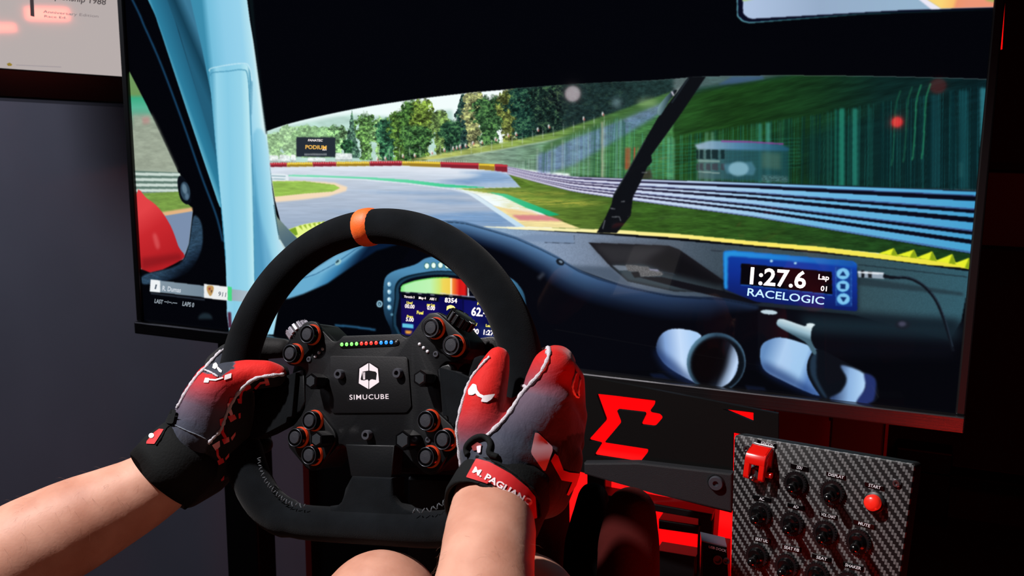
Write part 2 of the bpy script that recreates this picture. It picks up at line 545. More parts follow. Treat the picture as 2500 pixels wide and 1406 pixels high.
    for x, y0, y1, w, c, a in [(160, 335, 648, 9, (225, 205, 180), .9), (173, 350, 648, 5, (190, 195, 180), .6), (85, 370, 645, 5, (170, 190, 180), .6), (20, 400, 640, 6, (170, 190, 185), .5), (242, 320, 650, 6, (140, 175, 160), .6), (262, 320, 650, 6, (120, 165, 150), .6), (-60, 430, 630, 5, (190, 200, 190), .7),
                               (-120, 450, 625, 4, (210, 210, 200), .7), (-200, 480, 615, 4, (210, 215, 200), .6), (530, 425, 660, 13, (120, 200, 160), .6), (556, 425, 660, 13, (120, 200, 160), .55), (740, 392, 668, 18, (110, 170, 140), .6), (771, 392, 668, 18, (120, 180, 150), .6), (815, 385, 560, 14, (60, 120, 90), .4),
                               (1035, 345, 675, 24, (60, 150, 130), .75), (1080, 340, 678, 26, (80, 170, 150), .75), (1145, 335, 470, 16, (50, 110, 90), .5), (990, 350, 460, 14, (50, 110, 80), .4), (1330, 300, 690, 20, (24, 84, 74), .5), (1412, 280, 690, 14, (40, 120, 100), .5), (1455, 262, 690, 12, (30, 130, 105), .6), (1490, 260, 690, 28, (40, 150, 125), .85), (1530, 300, 690, 12, (20, 90, 80), .6), (1562, 262, 690, 30, (44, 150, 130), .8),
                               (1650, 255, 690, 16, (24, 88, 80), .6), (1800, 230, 690, 10, (20, 76, 70), .5), (2010, 188, 700, 50, (24, 78, 86), .6), (2165, 163, 705, 56, (26, 88, 96), .6), (2270, 145, 722, 30, (60, 150, 165), .8), (2150, 560, 640, 24, (60, 120, 120), .25)]:
        P(C_((x - w / 2, y0), (x + w / 2, y0), (x + w / 2, y1), (x - w / 2, y1)), c, a * .78, 2, None, True)
    for x, y in ((1930, 128), (1982, 122), (1880, 140), (1815, 160)):
        stroke(C_((x, y), (x - 22, y + 65), (x - 28, y + 110), (x - 40, y + 340), (x - 50, y + 420)), 4, (44, 150, 100), .6 if x > 1900 else .3, 1, True)
    for x in range(900, 1500, 25):   # fence posts and marshals along the bank
        y = np.interp(x, [900, 1180, 1500], [392, 372, 300]); stroke([(x, y - 26), (x + RNG.rand() * 2, y)], 1.4, (200, 215, 205), .6, 1, True)
    for x, y in B_((890, 660), (945, 655), (1065, 640), (1145, 635), (1260, 615), (1345, 598), (1405, 588), (1430, 582), (1452, 575), (1490, 568), (1540, 552), (1600, 545), (1692, 525), (1778, 498), (1832, 490), (1980, 460), (2055, 440), (2290, 385), (2420, 355)):
        P(ell(x, y, 2.4, 5), (240, 242, 240), .85, 1, None, True); P(ell(x + 2, y + 3, 1.6, 3.4), (190, 80, 70), .7, 1, None, True)
    # building behind the fence
    P(C_((690, 480), (1195, 480), (1195, 672), (690, 655)), gx([(1700, (96, 120, 124)), (1780, (44, 86, 104)), (1925, (26, 72, 78))]), .8, 3, **K)
    P(C_((672, 462), (760, 438), (960, 444), (1150, 458), (1200, 482), (1192, 496), (900, 490), (690, 488)), gx([(1700, (170, 190, 215)), (1800, (90, 140, 185)), (1925, (30, 84, 110))]), .85, 2, **K)
    stroke(C_((820, 443), (960, 445), (1165, 458)), 4, (150, 60, 150), .7, 1, True)
    for x0, x1 in ((682, 692), (700, 720), (736, 760), (768, 802), (818, 838)):
        P(C_((x0, 490), (x1, 490), (x1, 542), (x0, 540)), (14, 30, 34), .8, 1, None, True)
        P(C_((x0, 566), (x1, 566), (x1, 606), (x0, 600)), (60, 56, 66), .7, 1, None, True)
    P(C_((690, 545), (812, 548), (812, 560), (690, 556)), (150, 180, 170), .6, 1, None, True)
    P(C_((690, 608), (812, 616), (812, 624), (690, 614)), (190, 210, 200), .5, 1, None, True)
    P(C_((830, 570), (990, 556), (1012, 596), (1000, 632), (850, 622)), (84, 136, 160), .6, 2, None, True)
    P([q for p in [ell(916, 596, 56, 40)] for q in C_(*p)], (150, 196, 214), .9, 2, lambda X, Y: .75 + .25 * np.sin(X * 1.6) * np.sin(Y * 1.6), True)
    P(C_((1045, 500), (1150, 510), (1150, 600), (1045, 590)), (90, 120, 100), .45, 4, None, True)
    P(C_((1045, 630), (1190, 638), (1190, 672), (1045, 668)), noisy((90, 120, 120), 5, 3, .5), .5, 2, None, True)
    P(C_((288, 478), (358, 476), (330, 600), (284, 600)), (190, 72, 50), .75, 2, streak(8, .25, 1), True)
    P(C_((380, 610), (430, 600), (440, 650), (372, 655)), (60, 40, 40), .7, 2, None, True)
    P([q for q in C_(*ell(240, 230, 26, 26))], (150, 180, 190), .5, 6, None, True); P([q for q in C_(*ell(410, 228, 60, 24))], (160, 190, 130), .5, 6, None, True)
    # board, vans
    for x0, x1, y0, y1 in ((160, 222, 634, 682), (228, 300, 632, 684), (305, 340, 630, 680), (420, 540, 650, 684), (605, 722, 620, 672)):
        P(rounded(B_((x0, y0), (x1, y0 + 4), (x1, y1), (x0, y1)), 4), noisy((236, 244, 244), 6, 5, .2), .95, 1, None, True)
        P(B_((x0, y1 - 9), (x1, y1 - 9), (x1, y1 + 2), (x0, y1 + 2)), (110, 130, 120), .5, 1, None, True)
    P(B_((343, 512), (608, 516), (608, 649), (343, 645)), (38, 46, 56), 1, 1, None, True)
    for k in range(14):
        x = 398 + k * 11; P(B_((x, 624), (x + 7, 625), (x + 7, 637), (x, 636)), (220, 225, 225), .75, 1, None, True)
    # barrier of painted blocks
    xs = [150, 280, 455, 615, 840, 1060, 1320, 1580, 1690, 1775]
    ty = lambda x: np.interp(x, [150, 1060, 1320, 1580, 1690, 1775], [688, 676, 682, 692, 697, 702]); by = lambda x: np.interp(x, [150, 1060, 1320, 1580, 1690, 1775], [716, 707, 718, 731, 742, 752])
    # track
    P(B_((140, 712), (700, 704), (1320, 712), (1780, 748), (1965, 852), (1400, 858), (1560, 900), (1700, 990), (1862, 1119), (1300, 1140), (100, 1200), (100, 720)),
      noisy(gx([(405, (222, 230, 240)), (440, (200, 211, 226)), (480, (178, 191, 210)), (560, (156, 174, 198))], 1), 60, 4, .06), 1, 1, **K)
    P(B_((900, 712), (1320, 716), (1780, 752), (1900, 815), (1500, 760), (1000, 735), (400, 730), (200, 725)), (228, 234, 244), .6, 5, **K)
    for q, a in ((((1430, 752), (1700, 742), (1790, 765), (1960, 850), (1620, 848), (1300, 815), (1500, 795), (1600, 770)), .75), (((1200, 815), (1500, 800), (1700, 815), (1500, 830), (1300, 828)), .3), (((1500, 826), (1880, 822), (1930, 842), (1650, 842)), -.7),
                 (((690, 880), (1000, 882), (1400, 884), (1560, 905), (1200, 902), (900, 892)), .6), (((1060, 935), (1400, 938), (1640, 962), (1400, 968), (1250, 955)), .55), (((500, 1010), (800, 1015), (1000, 1030), (700, 1030)), .3),
                 (((1240, 1040), (1500, 1020), (1740, 1020), (1860, 1118), (1350, 1110), (1100, 1060)), .75)):
        P(B_(*q), noisy((110, 150, 196), 50, 3, .12) if a > 0 else (220, 230, 240), abs(a), 4, lambda X, Y: np.clip(.4 + 1.3 * fbm(X / 50, Y / 3.5, 1), 0, 1), True)
    for i in range(9):
        x0, x1 = xs[i], xs[i + 1]; red = i in (0, 2, 4, 6, 8)
        P(B_((x0, ty(x0)), (x1, ty(x1)), (x1, by(x1)), (x0, by(x0))), (128, 34, 48) if red else (156, 124, 40), 1, 1, None, True)
        P(B_((x0, ty(x0)), (x1, ty(x1)), (x1, ty(x1) + 13), (x0, ty(x0) + 13)), (200, 56, 66) if red else (240, 206, 62), 1, 1, None, True)
    P(B_((150, 684), (1500, 672), (1500, 682), (150, 694)), (225, 215, 215), .4, 1, lambda X, Y: (np.sin(X * 1.1) > 0) * 1., True)
    # green run-off line, islands, kerbs
    P(B_((290, 768), (500, 771), (800, 783), (1100, 802), (1350, 832), (1560, 848), (1640, 856), (1500, 859), (1330, 852), (1100, 824), (800, 797), (500, 786), (290, 782)), gx([(700, (130, 225, 185)), (1000, (90, 215, 160)), (1180, (40, 195, 130))]), .95, 1, **K)
    stroke(B_((180, 780), (500, 790), (800, 802), (1100, 828), (1400, 866), (1540, 900)), 2.4, (230, 238, 245), .8, 1, True)
    P(rounded(B_((165, 758), (285, 765), (292, 800), (285, 838), (170, 842)), 6), (228, 238, 244), 1, 1, None, True)
    for k in range(3): stroke(B_((170, 775 + k * 22), (270, 780 + k * 18)), 2.6, (130, 165, 175), .8, 1, True)
    P(B_((150, 812), (400, 810), (600, 822), (690, 852), (680, 878), (560, 915), (400, 936), (205, 954), (150, 956)), (246, 220, 188), 1, 2, **K)
    P(B_((150, 812), (400, 812), (600, 836), (640, 858), (590, 882), (400, 896), (190, 918), (150, 920)), noisy((152, 192, 84), 30, 5, .14), 1, 1, **K)
    top = [(-366, 583), (-200, 618), (0, 640), (380, 655), (1000, 674), (2300, 724)]; bot = [(-366, 624), (-200, 670), (0, 722), (340, 772), (1000, 862), (2300, 1080)]
    X_ = np.linspace(-366, 2300, 40); tp = np.interp(X_, *zip(*top)); bt = np.interp(X_, *zip(*bot))
    P(C_(*zip(X_, bt - 6)) + C_((2300, 1200), (1700, 1065), (1000, 1000), (500, 968), (250, 950), (-100, 960), (-150, 860)), noisy(gx([(1400, (82, 112, 40)), (1560, (56, 92, 32)), (1900, (38, 74, 28)), (2370, (22, 56, 26))]), 30, 6, .3, 3), 1, 1, **K)
    # verge right of the track
    P(B_((1780, 760), (2050, 845), (2500, 935), (2400, 1140), (2270, 1134), (1990, 990), (1740, 905), (1560, 880), (1420, 862), (1960, 852)), noisy(gx([(1150, (138, 158, 78)), (1300, (98, 128, 50)), (1450, (78, 106, 40)), (1550, (54, 90, 32))]), 40, 5, .25), 1, 1, **K)
    for q in (((1460, 872), (1800, 880), (2150, 888), (2200, 905), (1900, 905), (1600, 895)), ((1640, 925), (1900, 925), (2300, 945), (2480, 960), (2200, 985), (1850, 965)), ((1720, 965), (1900, 980), (1950, 1000), (1800, 1000))):
        P(B_(*q), (200, 190, 80), .65, 4, lambda X, Y: np.clip(fbm(X / 20, Y / 2.6, 3) * 2 - .3, 0, 1), True)
    P(B_((1640, 970), (2060, 1052), (2275, 1134), (1892, 1122)), noisy((242, 224, 160), 40, 3, .08), 1, 1, **K)
    P(B_((1800, 1040), (2030, 1040), (2160, 1082), (1860, 1078)), (214, 122, 135), .85, 2, **K); P(B_((1740, 1002), (1930, 1010), (2000, 1034), (1790, 1034)), (240, 200, 150), .7, 2, **K)
    P(B_((1636, 884), (1770, 900), (1980, 982), (2130, 1040), (2060, 1048), (1900, 992), (1740, 914)), gx([(1200, (90, 205, 150)), (1360, (24, 170, 112))]), 1, 1, **K)
    P(B_((1440, 862), (1560, 902), (1690, 985), (1896, 1121), (1838, 1121), (1640, 985), (1520, 905)), gx([(1100, (235, 245, 250)), (1290, (190, 220, 240))]), 1, 1, **K)
    # steel guard rail
    def band(f0, f1, col, a=1., b=1):
        P(C_(*zip(X_, tp + (bt - tp) * f0)) + C_(*zip(X_[::-1], (tp + (bt - tp) * f1)[::-1])), col, a, b, None, True)
    band(-.01, 1.01, gx([(1240, (120, 110, 150)), (1400, (50, 42, 78)), (1800, (12, 12, 30)), (2370, (6, 8, 22))]))
    wc = gx([(1240, (236, 232, 248)), (1450, (222, 224, 244)), (1700, (190, 214, 240)), (2000, (110, 184, 226)), (2370, (70, 160, 208))])
    for f0, f1 in ((0, .07), (.155, .29), (.35, .42), (.5, .64), (.70, .78), (.85, 1.0)): band(f0, f1, wc)
    for f0, f1 in ((.06, .08), (.27, .30), (.62, .65), (.97, 1.0)): band(f0, f1, (60, 70, 130), .6)
    # bonnet lip with its yellow edge
    yl = [(1180, 553), (1330, 556), (1505, 561), (1670, 572), (1840, 589), (2000, 602), (2148, 619), (2260, 632), (2370, 645)]
    yb = [(2370, 656), (2260, 646), (2148, 632), (2000, 614), (1840, 599), (1670, 582), (1505, 570), (1330, 563), (1180, 560)]
    P(yl + yb, gx([(1180, (250, 248, 215)), (1500, (252, 240, 160)), (1800, (255, 236, 110)), (2370, (235, 225, 60))]), 1, 1)
    for k, q in enumerate((((1815, 152), (1888, 126), (1908, 164)), ((1900, 160), (1983, 133), (2000, 174)), ((1992, 172), (2068, 141), (2092, 188)), ((2084, 186), (2163, 154), (2182, 204)), ((2174, 198), (2242, 172), (2242, 225)))):
        P(D_(*q), (232, 240, 44)); P(D_(q[1], q[2], ((q[0][0] + q[2][0]) / 2 + 14, q[2][1] - 6)), (110, 140, 20), .8)
    P(F_((818, 405), (912, 370), (1010, 340), (1130, 318), (1250, 308), (1295, 322), (1250, 360), (930, 520)), (232, 248, 140), 1, 1)
    P(F_((822, 408), (912, 375), (940, 462), (912, 478)), (120, 160, 40), 1, 1)
    for k in range(6):
        x = 945 + k * 58; y = 362 - k * 10; P(F_((x, y), (x + 34, y - 14), (x + 58 - k * 5, y + 54 - k * 4)), (150, 180, 50), .9, 1)


def paint_cockpit():
    # dash top
    P(D_((-110, 20), (0, 30), (240, 46), (570, 66), (900, 92), (1300, 128), (1800, 176), (2250, 236), (2205, 470), (2150, 560), (1700, 440), (1250, 400), (1090, 365), (820, 350), (640, 310), (340, 200), (100, 80)),
      noisy(gx([(1200, (140, 170, 200)), (1350, (132, 150, 176)), (1550, (100, 112, 130)), (1750, (62, 76, 88)), (2050, (52, 76, 84)), (2370, (50, 90, 104))]), 3, 3, .07), 1, 1)
    P(D_((200, 62), (385, 66), (388, 104), (190, 96), (60, 80)), (118, 140, 170), .8, 2); stroke(D_((388, 66), (390, 104), (250, 100)), 1.6, (40, 50, 66), .8)
    P(D_((300, 205), (560, 215), (660, 300), (860, 335), (1090, 335), (1080, 362), (820, 345), (640, 308), (420, 240)), (66, 80, 98), .75, 4)
    P(D_((455, 100), (830, 114), (880, 132), (1095, 282), (1095, 334), (860, 330), (640, 282), (560, 214)), (24, 23, 28), 1, 1)
    P(D_((560, 205), (700, 200), (840, 240), (1090, 300), (1092, 334), (860, 326), (640, 280)), (56, 70, 78), .9, 4)
    P(D_((470, 106), (830, 120), (700, 200), (560, 200)), (50, 50, 54), .8, 8)
    P(D_((840, 130), (1090, 285), (1080, 320), (800, 240), (740, 180)), (10, 10, 14), .7, 8)
    P(D_((565, 206), (640, 210), (640, 230), (600, 232)), (120, 130, 145), .8, 1)
    P(rounded(D_((628, 204), (735, 212), (745, 226), (810, 240), (800, 256), (700, 262), (690, 240), (640, 234)), 3), noisy((96, 96, 98), 2, 2, .3), 1, 1)
    P(D_((740, 222), (780, 226), (790, 236), (745, 232)), (130, 130, 150), 1, 1); stroke(D_((800, 240), (850, 246), (862, 254)), 3, (40, 50, 60))
    P(D_((655, 240), (690, 236), (700, 262), (672, 266)), (22, 22, 26), 1, 1)
    P(D_((690, 262), (800, 262), (930, 292), (1100, 330), (1240, 372), (1270, 384), (1200, 390), (1080, 360), (880, 312)), (16, 16, 22), 1, 1)
    # slots in the right part of the dash
    P(D_((1720, 262), (2215, 335), (2212, 350), (1720, 300)), (30, 42, 50), .6, 2); stroke(D_((1722, 204), (1900, 224), (2235, 262)), 2.4, (24, 36, 44), .8); stroke(D_((1030, 138), (1090, 140)), 2, (40, 46, 56))
    P(D_((1100, 380), (1250, 386), (1690, 430), (2205, 470), (2170, 640), (1000, 640)), (8, 10, 18), .9, 10)
    P(D_((1450, 440), (2200, 474), (2190, 560), (1480, 520)), (22, 38, 48), .9, 10)
    P(D_((1130, 408), (1160, 408), (1160, 430), (1140, 428)), (60, 60, 76), .9, 1)
    P(D_(*ell(1930, 486, 36, 22)), (24, 30, 40), 1, 2); P(D_(*ell(1928, 482, 18, 12)), (70, 70, 92), .9, 2)
    # instrument hood: lit outer edge falling into black
    edge = G_((560, 210), (700, 214), (850, 215), (1000, 235), (1300, 320), (1600, 412), (1900, 545), (2109, 652)) + D_((330, 188), (410, 236), (500, 272), (640, 312), (820, 350), (960, 362), (1090, 368), (1250, 400))
    inner = D_((1250, 700), (200, 700), (0, 500)) + G_((200, 1300), (200, 700))
    P(edge + inner, (4, 5, 12), 1, 1)
    ed = np.array(cr(edge, 4)); t = np.gradient(ed, axis=0); t /= np.linalg.norm(t, axis=1)[:, None]; nn = np.stack([-t[:, 1], t[:, 0]], 1)
    wv = np.interp(np.linspace(0, 1, len(ed)), [0, .3, .55, .75, .9, 1], [26, 44, 62, 60, 56, 10])[:, None]
    for k in range(12):
        f = 1 - k / 12
        c = np.array((10, 22, 46)) * f + (1 - f) * np.array((104, 150, 196))
        c2 = np.array((6, 10, 22)) * f + (1 - f) * np.array((40, 62, 100))
        P([tuple(q) for q in ed] + [tuple(q) for q in (ed + nn * wv * f)[::-1]], gx([(1060, (c * 1.0)), (1350, c * .8 + c2 * .2), (1500, c * .25 + c2 * .75), (1750, c2 * .8)]), .5 + .3 * (k > 4), 3)
    stroke(edge, 1.6, (14, 24, 40), .8, 1)
    P(D_(*ell(322, 192, 20, 14, .5)), (20, 26, 36), 1, 1); P(D_(*ell(325, 190, 10, 6, .5)), (110, 130, 150), 1, 1)
    stroke(G_((1880, 905), (1950, 835)), 9, (58, 64, 76), .8, 3)
    P(G_(*ell(735, 225, 34, 12, .35)), (225, 235, 240), .9, 1)
    P(G_((1080, 440), (1500, 500), (1900, 700), (1700, 960), (1400, 760)), (92, 12, 18), .0, 8)
    # left half of the hood
    P(F_((780, 1255), (990, 1000), (1180, 860), (1400, 718), (1700, 596), (1900, 556), (2150, 556), (2150, 590), (1900, 665), (1600, 860), (1300, 1065), (1000, 1195), (830, 1250)), gdir(F_((1350, 800))[0], F_((1560, 960))[0], [(0, (104, 172, 208)), (.45, (56, 126, 172)), (1, (8, 26, 52))]), 1, 2)
    P(F_((990, 1005), (1180, 862), (1400, 718), (1700, 596), (1800, 570), (1700, 640), (1500, 800), (1200, 950)), (128, 186, 218), .7, 3)
    stroke(F_((990, 1005), (1160, 950), (1400, 820), (1640, 650), (1800, 570)), 1.8, (30, 80, 120), .8, 1)
    P(F_(*ell(1435, 805, 46, 26, -.7)), (150, 195, 200), 1, 1); P(F_(*ell(1425, 795, 26, 12, -.7)), (40, 70, 84), 1, 1)
    stroke(E_((780, 826), (900, 836), (1060, 858)), 4.5, (46, 108, 152), .9, 2)
    # dash display unit
    P(cr(E_((1170, 875), (1120, 752), (1112, 640), (1116, 540), (1134, 490), (1190, 452), (1330, 410), (1400, 368), (1480, 354), (1560, 370), (1650, 420), (1800, 440), (1980, 498), (2060, 575), (2088, 650), (2090, 760), (2060, 1060), (1200, 1060)), 4, True),
      gdir(E_((1200, 460))[0], E_((1200, 860))[0], [(0, (78, 138, 178)), (.35, (48, 92, 122)), (.8, (24, 52, 76)), (1, (12, 26, 42))]), 1, 1)
    P(cr(E_((1205, 905), (1190, 640), (1200, 540), (1260, 492), (1400, 462), (1520, 452), (1700, 470), (2000, 540), (2010, 1050), (1600, 1050)), 4, True), (10, 28, 42), 1, 1)
    P(cr(E_((1215, 890), (1200, 640), (1210, 550), (1270, 502), (1400, 470), (1520, 460), (1700, 478), (1995, 545), (2000, 1050), (1600, 1050)), 4, True), (40, 84, 112), .55, 1)
    P(cr(E_((1228, 880), (1222, 640), (1226, 556), (1300, 506), (1440, 482), (1560, 482), (1700, 500), (1990, 560), (1990, 1050), (1600, 1050)), 4, True), (5, 7, 20), 1, 1)
    P(E_((1232, 598), (2000, 690), (2000, 1010), (1236, 892)), gdir(E_((1240, 650))[0], E_((1700, 1000))[0], [(0, (14, 12, 74)), (.5, (12, 10, 92)), (.8, (16, 20, 100)), (1, (6, 10, 60))]), 1, 1)
    P(E_((1234, 598), (1500, 630), (1500, 668), (1236, 640)), (6, 7, 18), 1, 1)
    P(E_((1490, 640), (1660, 655), (1660, 800), (1490, 790)), (8, 8, 74), .8, 2); stroke(E_((1660, 640), (1664, 860)), 3, (6, 8, 50), .9)
    P(E_((1240, 690), (1490, 700), (1480, 790), (1240, 790)), (44, 14, 96), .35, 8)
    P(E_((1760, 830), (1960, 850), (1960, 950), (1800, 940)), (60, 84, 150), .4, 8); P(E_((1815, 925), (2000, 940), (2000, 1010), (1830, 985)), (5, 6, 24), .9, 2)
    P(cr(E_((1232, 596), (1232, 580), (1244, 552), (1330, 522), (1450, 502), (1560, 500), (1690, 518)), 4) + E_((1690, 626)), gx([(978, (120, 230, 120)), (990, (176, 240, 176)), (1050, (190, 244, 180)), (1072, (208, 232, 120)), (1082, (240, 214, 90)), (1098, (240, 206, 80)), (1101, (250, 245, 200)), (1106, (240, 130, 50)), (1117, (232, 60, 40)), (1122, (206, 24, 24)), (1134, (222, 26, 26)), (1138, (150, 20, 24)), (1141, (60, 8, 12))]), 1, 1)
    stroke(E_((1244, 552), (1330, 522), (1450, 502), (1560, 499)), 2.2, (90, 220, 70), .8, 1)
    stroke(E_((1694, 524), (1697, 628)), 3, (245, 245, 245), 1, 1); stroke(E_((1500, 606), (1700, 630), (1770, 636)), 1.6, (200, 210, 240), .9, 1)
    for x, w in ((1278, 26), (1364, 26), (1450, 28), (1576, 26)):
        P(E_((x - w / 2, 596 + (x - 1232) * .08), (x + w / 2, 598 + (x - 1232) * .08), (x + w / 2, 603 + (x - 1232) * .08), (x - w / 2, 601 + (x - 1232) * .08)), (210, 220, 225), .8, 1)
    for i, (x, y) in enumerate(((1412, 419), (1458, 416), (1505, 414), (1552, 416), (1598, 422))):
        P(E_(*ell(x, y, 19, 23)), (16, 84, 70), 1, 1); P(E_(*ell(x, y, 15.5, 19)), (238, 255, 246) if i < 4 else (240, 120, 70), 1, 1)
    for y in (545, 597, 650, 703):
        P(E_(*ell(1154, y + 4, 16, 21)), (24, 74, 110), 1, 1); P(E_(*ell(1154, y, 14, 17)), gx([(945, (190, 225, 240)), (955, (130, 190, 220))]), 1, 1); P(E_(*ell(1150, y - 4, 7, 8)), (235, 248, 252), .9, 1)
    P(E_(*ell(1171, 753, 9, 10)), (90, 140, 165), 1, 1)
    P(E_(*ell(1087, 680, 21, 24)), (150, 195, 215), 1, 1); P(E_(*ell(1087, 680, 12, 14)), (30, 60, 80), 1, 1); P(E_(*ell(1086, 682, 6, 8)), (150, 190, 205), 1, 1)
    P(E_((1243, 814), (1320, 820), (1320, 848), (1243, 842)), (96, 196, 226), 1, 1); P(E_((1262, 862), (1312, 866), (1300, 886), (1266, 884)), (236, 160, 60), 1, 2)
    P(E_((1755, 990), (1960, 1010), (1960, 1046), (1750, 1030)), (40, 120, 176), 1, 1)
    for k in range(3): stroke(E_((1758 + k * -2, 996 + k * 14), (1812 - k * 2, 1001 + k * 14)), 2.6, (200, 235, 245), 1, 1)
    # lap timer
    P(D_((1080, 330), (1100, 190), (1090, 165), (1720, 220), (1722, 420), (1240, 385)), (4, 8, 20), .6, 5)
    body = rounded(D_((1088, 140), (1130, 138), (1700, 188), (1716, 200), (1718, 424), (1240, 378), (1092, 318)), 8)
    P(body, gdir(D_((1400, 160))[0], D_((1370, 400))[0], [(0, (22, 92, 190)), (.12, (14, 58, 160)), (.5, (14, 44, 140)), (1, (12, 26, 92))]), 1, 1)
    P(rounded(D_((1088, 142), (1130, 138), (1700, 188), (1700, 212), (1130, 164), (1110, 166), (1108, 320), (1092, 316)), 6), gx([(1770, (40, 150, 225)), (1900, (30, 130, 215)), (2095, (24, 80, 165))]), .95, 2)
    P(rounded(D_((1172, 198), (1598, 238), (1600, 346), (1168, 298)), 3), (6, 4, 10), 1, 1); stroke(D_((1170, 298), (1600, 346)), 2, (40, 110, 220), .9)
    P(D_((1612, 212), (1690, 222), (1690, 402), (1618, 396)), (20, 60, 140), .8, 1); stroke(D_((1616, 214), (1618, 396)), 1.5, (70, 140, 210), .7); stroke(D_((1689, 222), (1690, 400)), 1.5, (70, 140, 210), .7)
    for i, (x, y) in enumerate(((1650, 247), (1650, 305), (1652, 365))):
        P(D_(*ell(x, y, 31, 27)), (96, 176, 228), 1, 1); P(D_(*ell(x, y, 27, 23)), (126, 196, 238), 1, 1)
        s = ([(x - 15, y + 9), (x, y - 14), (x + 15, y + 9)], [(x - 12, y - 11), (x + 12, y - 9), (x + 12, y + 13), (x - 12, y + 11)], [(x - 15, y - 9), (x + 15, y - 7), (x, y + 15)])[i]
        P(D_(*s), (14, 44, 104), 1, 1)
    for x, y in ((1314, 187), (1427, 197)): P(D_(*ell(x, y, 7, 6)), (170, 215, 240), 1, 1)
    P(D_((1720, 232), (1842, 240), (1842, 272), (1722, 262)), (150, 165, 180), 1, 1); P(D_((1736, 230), (1750, 231), (1750, 266), (1736, 265)), (20, 24, 30), 1, 1); P(D_((1768, 236), (1786, 237), (1786, 268), (1768, 267)), (30, 34, 40), 1, 1); P(D_((1720, 236), (1840, 243), (1840, 250), (1720, 244)), (235, 240, 245), .9, 1)
    stroke(cr(D_((1840, 256), (1880, 264), (1960, 268), (2030, 305), (2085, 370), (2120, 450), (2145, 530), (2168, 610))), [9, 9, 8.5, 8, 8, 7.5, 7.5, 7, 7, 7, 7, 7, 7, 7, 7, 7, 7, 7, 7, 7, 7, 7, 7, 7, 7, 7, 7, 7, 7, 7, 7, 7, 7, 7, 7, 7, 7, 7, 7, 7, 7, 7, 7][:43], (14, 18, 26), 1, 1)
    stroke(cr(D_((1900, 259), (1965, 264), (2035, 302), (2092, 372), (2127, 452), (2150, 530), (2166, 590))), 1.5, (60, 84, 104), .8, 1)
    # air ducts
    hatch = lambda X, Y: .86 + .14 * np.sin((X + Y) * 1.9) * np.sin((X - Y) * 1.9)
    P(cr(D_((772, 590), (800, 528), (870, 504), (985, 536), (930, 640), (940, 720), (985, 772), (850, 700), (792, 645)), 4, True), gdir(D_((760, 620))[0], D_((960, 600))[0], [(0, (20, 34, 64)), (.3, (130, 164, 214)), (.65, (196, 220, 250)), (1, (170, 205, 245))]), 1, 1)
    P(cr(D_((772, 600), (860, 660), (960, 760), (985, 780), (840, 720), (782, 650)), 3, True), (26, 48, 100), .65, 8)
    def clipbottom(q): return [(x, min(y, np.interp(x, [1600, 1704, 1780, 2027, 2130], [925, 940, 948, 974, 984]))) for x, y in q]
    P(clipbottom(D_(*ell(1055, 662, 138, 140, .5))), gdir(D_((930, 600))[0], D_((1190, 720))[0], [(0, (96, 140, 168)), (.3, (40, 66, 86)), (1, (84, 120, 150))]), 1, 1)
    P(clipbottom(D_(*ell(1062, 668, 126, 128, .5))), (10, 16, 24), 1, 2)
    P(clipbottom(D_(*ell(1052, 668, 106, 118, .3))), gdir(D_((1050, 640))[0], D_((1165, 680))[0], [(0, (4, 4, 8)), (.35, (20, 26, 38)), (.6, (130, 150, 178)), (.85, (190, 214, 246)), (1, (150, 180, 220))]), 1, 1)
    P(clipbottom(D_(*ell(1020, 662, 82, 98, .3))), (8, 4, 6), .9, 8)
    P(cr(D_((1262, 600), (1300, 558), (1380, 548), (1535, 606), (1490, 650), (1490, 720), (1540, 820), (1360, 745), (1275, 690)), 4, True), gdir(D_((1280, 620))[0], D_((1500, 700))[0], [(0, (100, 140, 190)), (.35, (170, 205, 240)), (.8, (160, 200, 238)), (1, (90, 130, 190))]), 1, 1)
    P(cr(D_((1270, 660), (1400, 720), (1540, 815), (1560, 835), (1380, 765), (1280, 705)), 3, True), (20, 44, 100), .7, 8)
    P(cr(D_((1535, 600), (1492, 640), (1484, 720), (1540, 815), (1592, 836), (1800, 850), (1802, 740), (1745, 705), (1640, 650)), 4, True), (10, 14, 22), 1, 1)
    P(cr(D_((1640, 676), (1748, 714), (1756, 780), (1712, 848), (1588, 833), (1640, 800), (1668, 740)), 4, True), gdir(D_((1610, 760))[0], D_((1750, 770))[0], [(0, (50, 70, 110)), (.5, (140, 178, 222)), (1, (176, 212, 246))]), 1, 2)
    P(cr(D_((1750, 716), (1800, 738), (1804, 800), (1785, 850), (1716, 848), (1756, 780)), 4, True), (34, 48, 104), 1, 2)
    P(cr(D_((1525, 612), (1498, 650), (1500, 720), (1550, 810), (1575, 826), (1530, 740), (1525, 670)), 4, True), (34, 54, 74), .9, 2)
    P(cr(D_((1340, 470), (1352, 458), (1380, 462), (1468, 492), (1480, 482), (1500, 478), (1520, 486), (1506, 500), (1500, 555), (1526, 612), (1512, 625), (1480, 575), (1440, 548), (1348, 496)), 3, True), gdir(D_((1400, 460))[0], D_((1380, 520))[0], [(0, (220, 236, 240)), (.6, (150, 184, 200)), (1, (70, 100, 116))]), 1, 1)
    P(D_(*ell(1303, 427, 40, 11, .08)), (190, 212, 222), 1, 1)
    P(D_((740, 715), (800, 715), (850, 745), (760, 735)), (14, 24, 50), .8, 2); P(D_((1190, 770), (1280, 780), (1290, 796), (1200, 790)), (14, 22, 44), .8, 2)
    # wiper
    P(C_((640, 84), (735, 84), (600, 285), (540, 370), (432, 520), (436, 558), (410, 585), (372, 670), (330, 752), (318, 855), (240, 952), (128, 952), (175, 870), (212, 790), (222, 740), (300, 610), (400, 430), (470, 310), (500, 270)), (13, 15, 20), 1, 1)
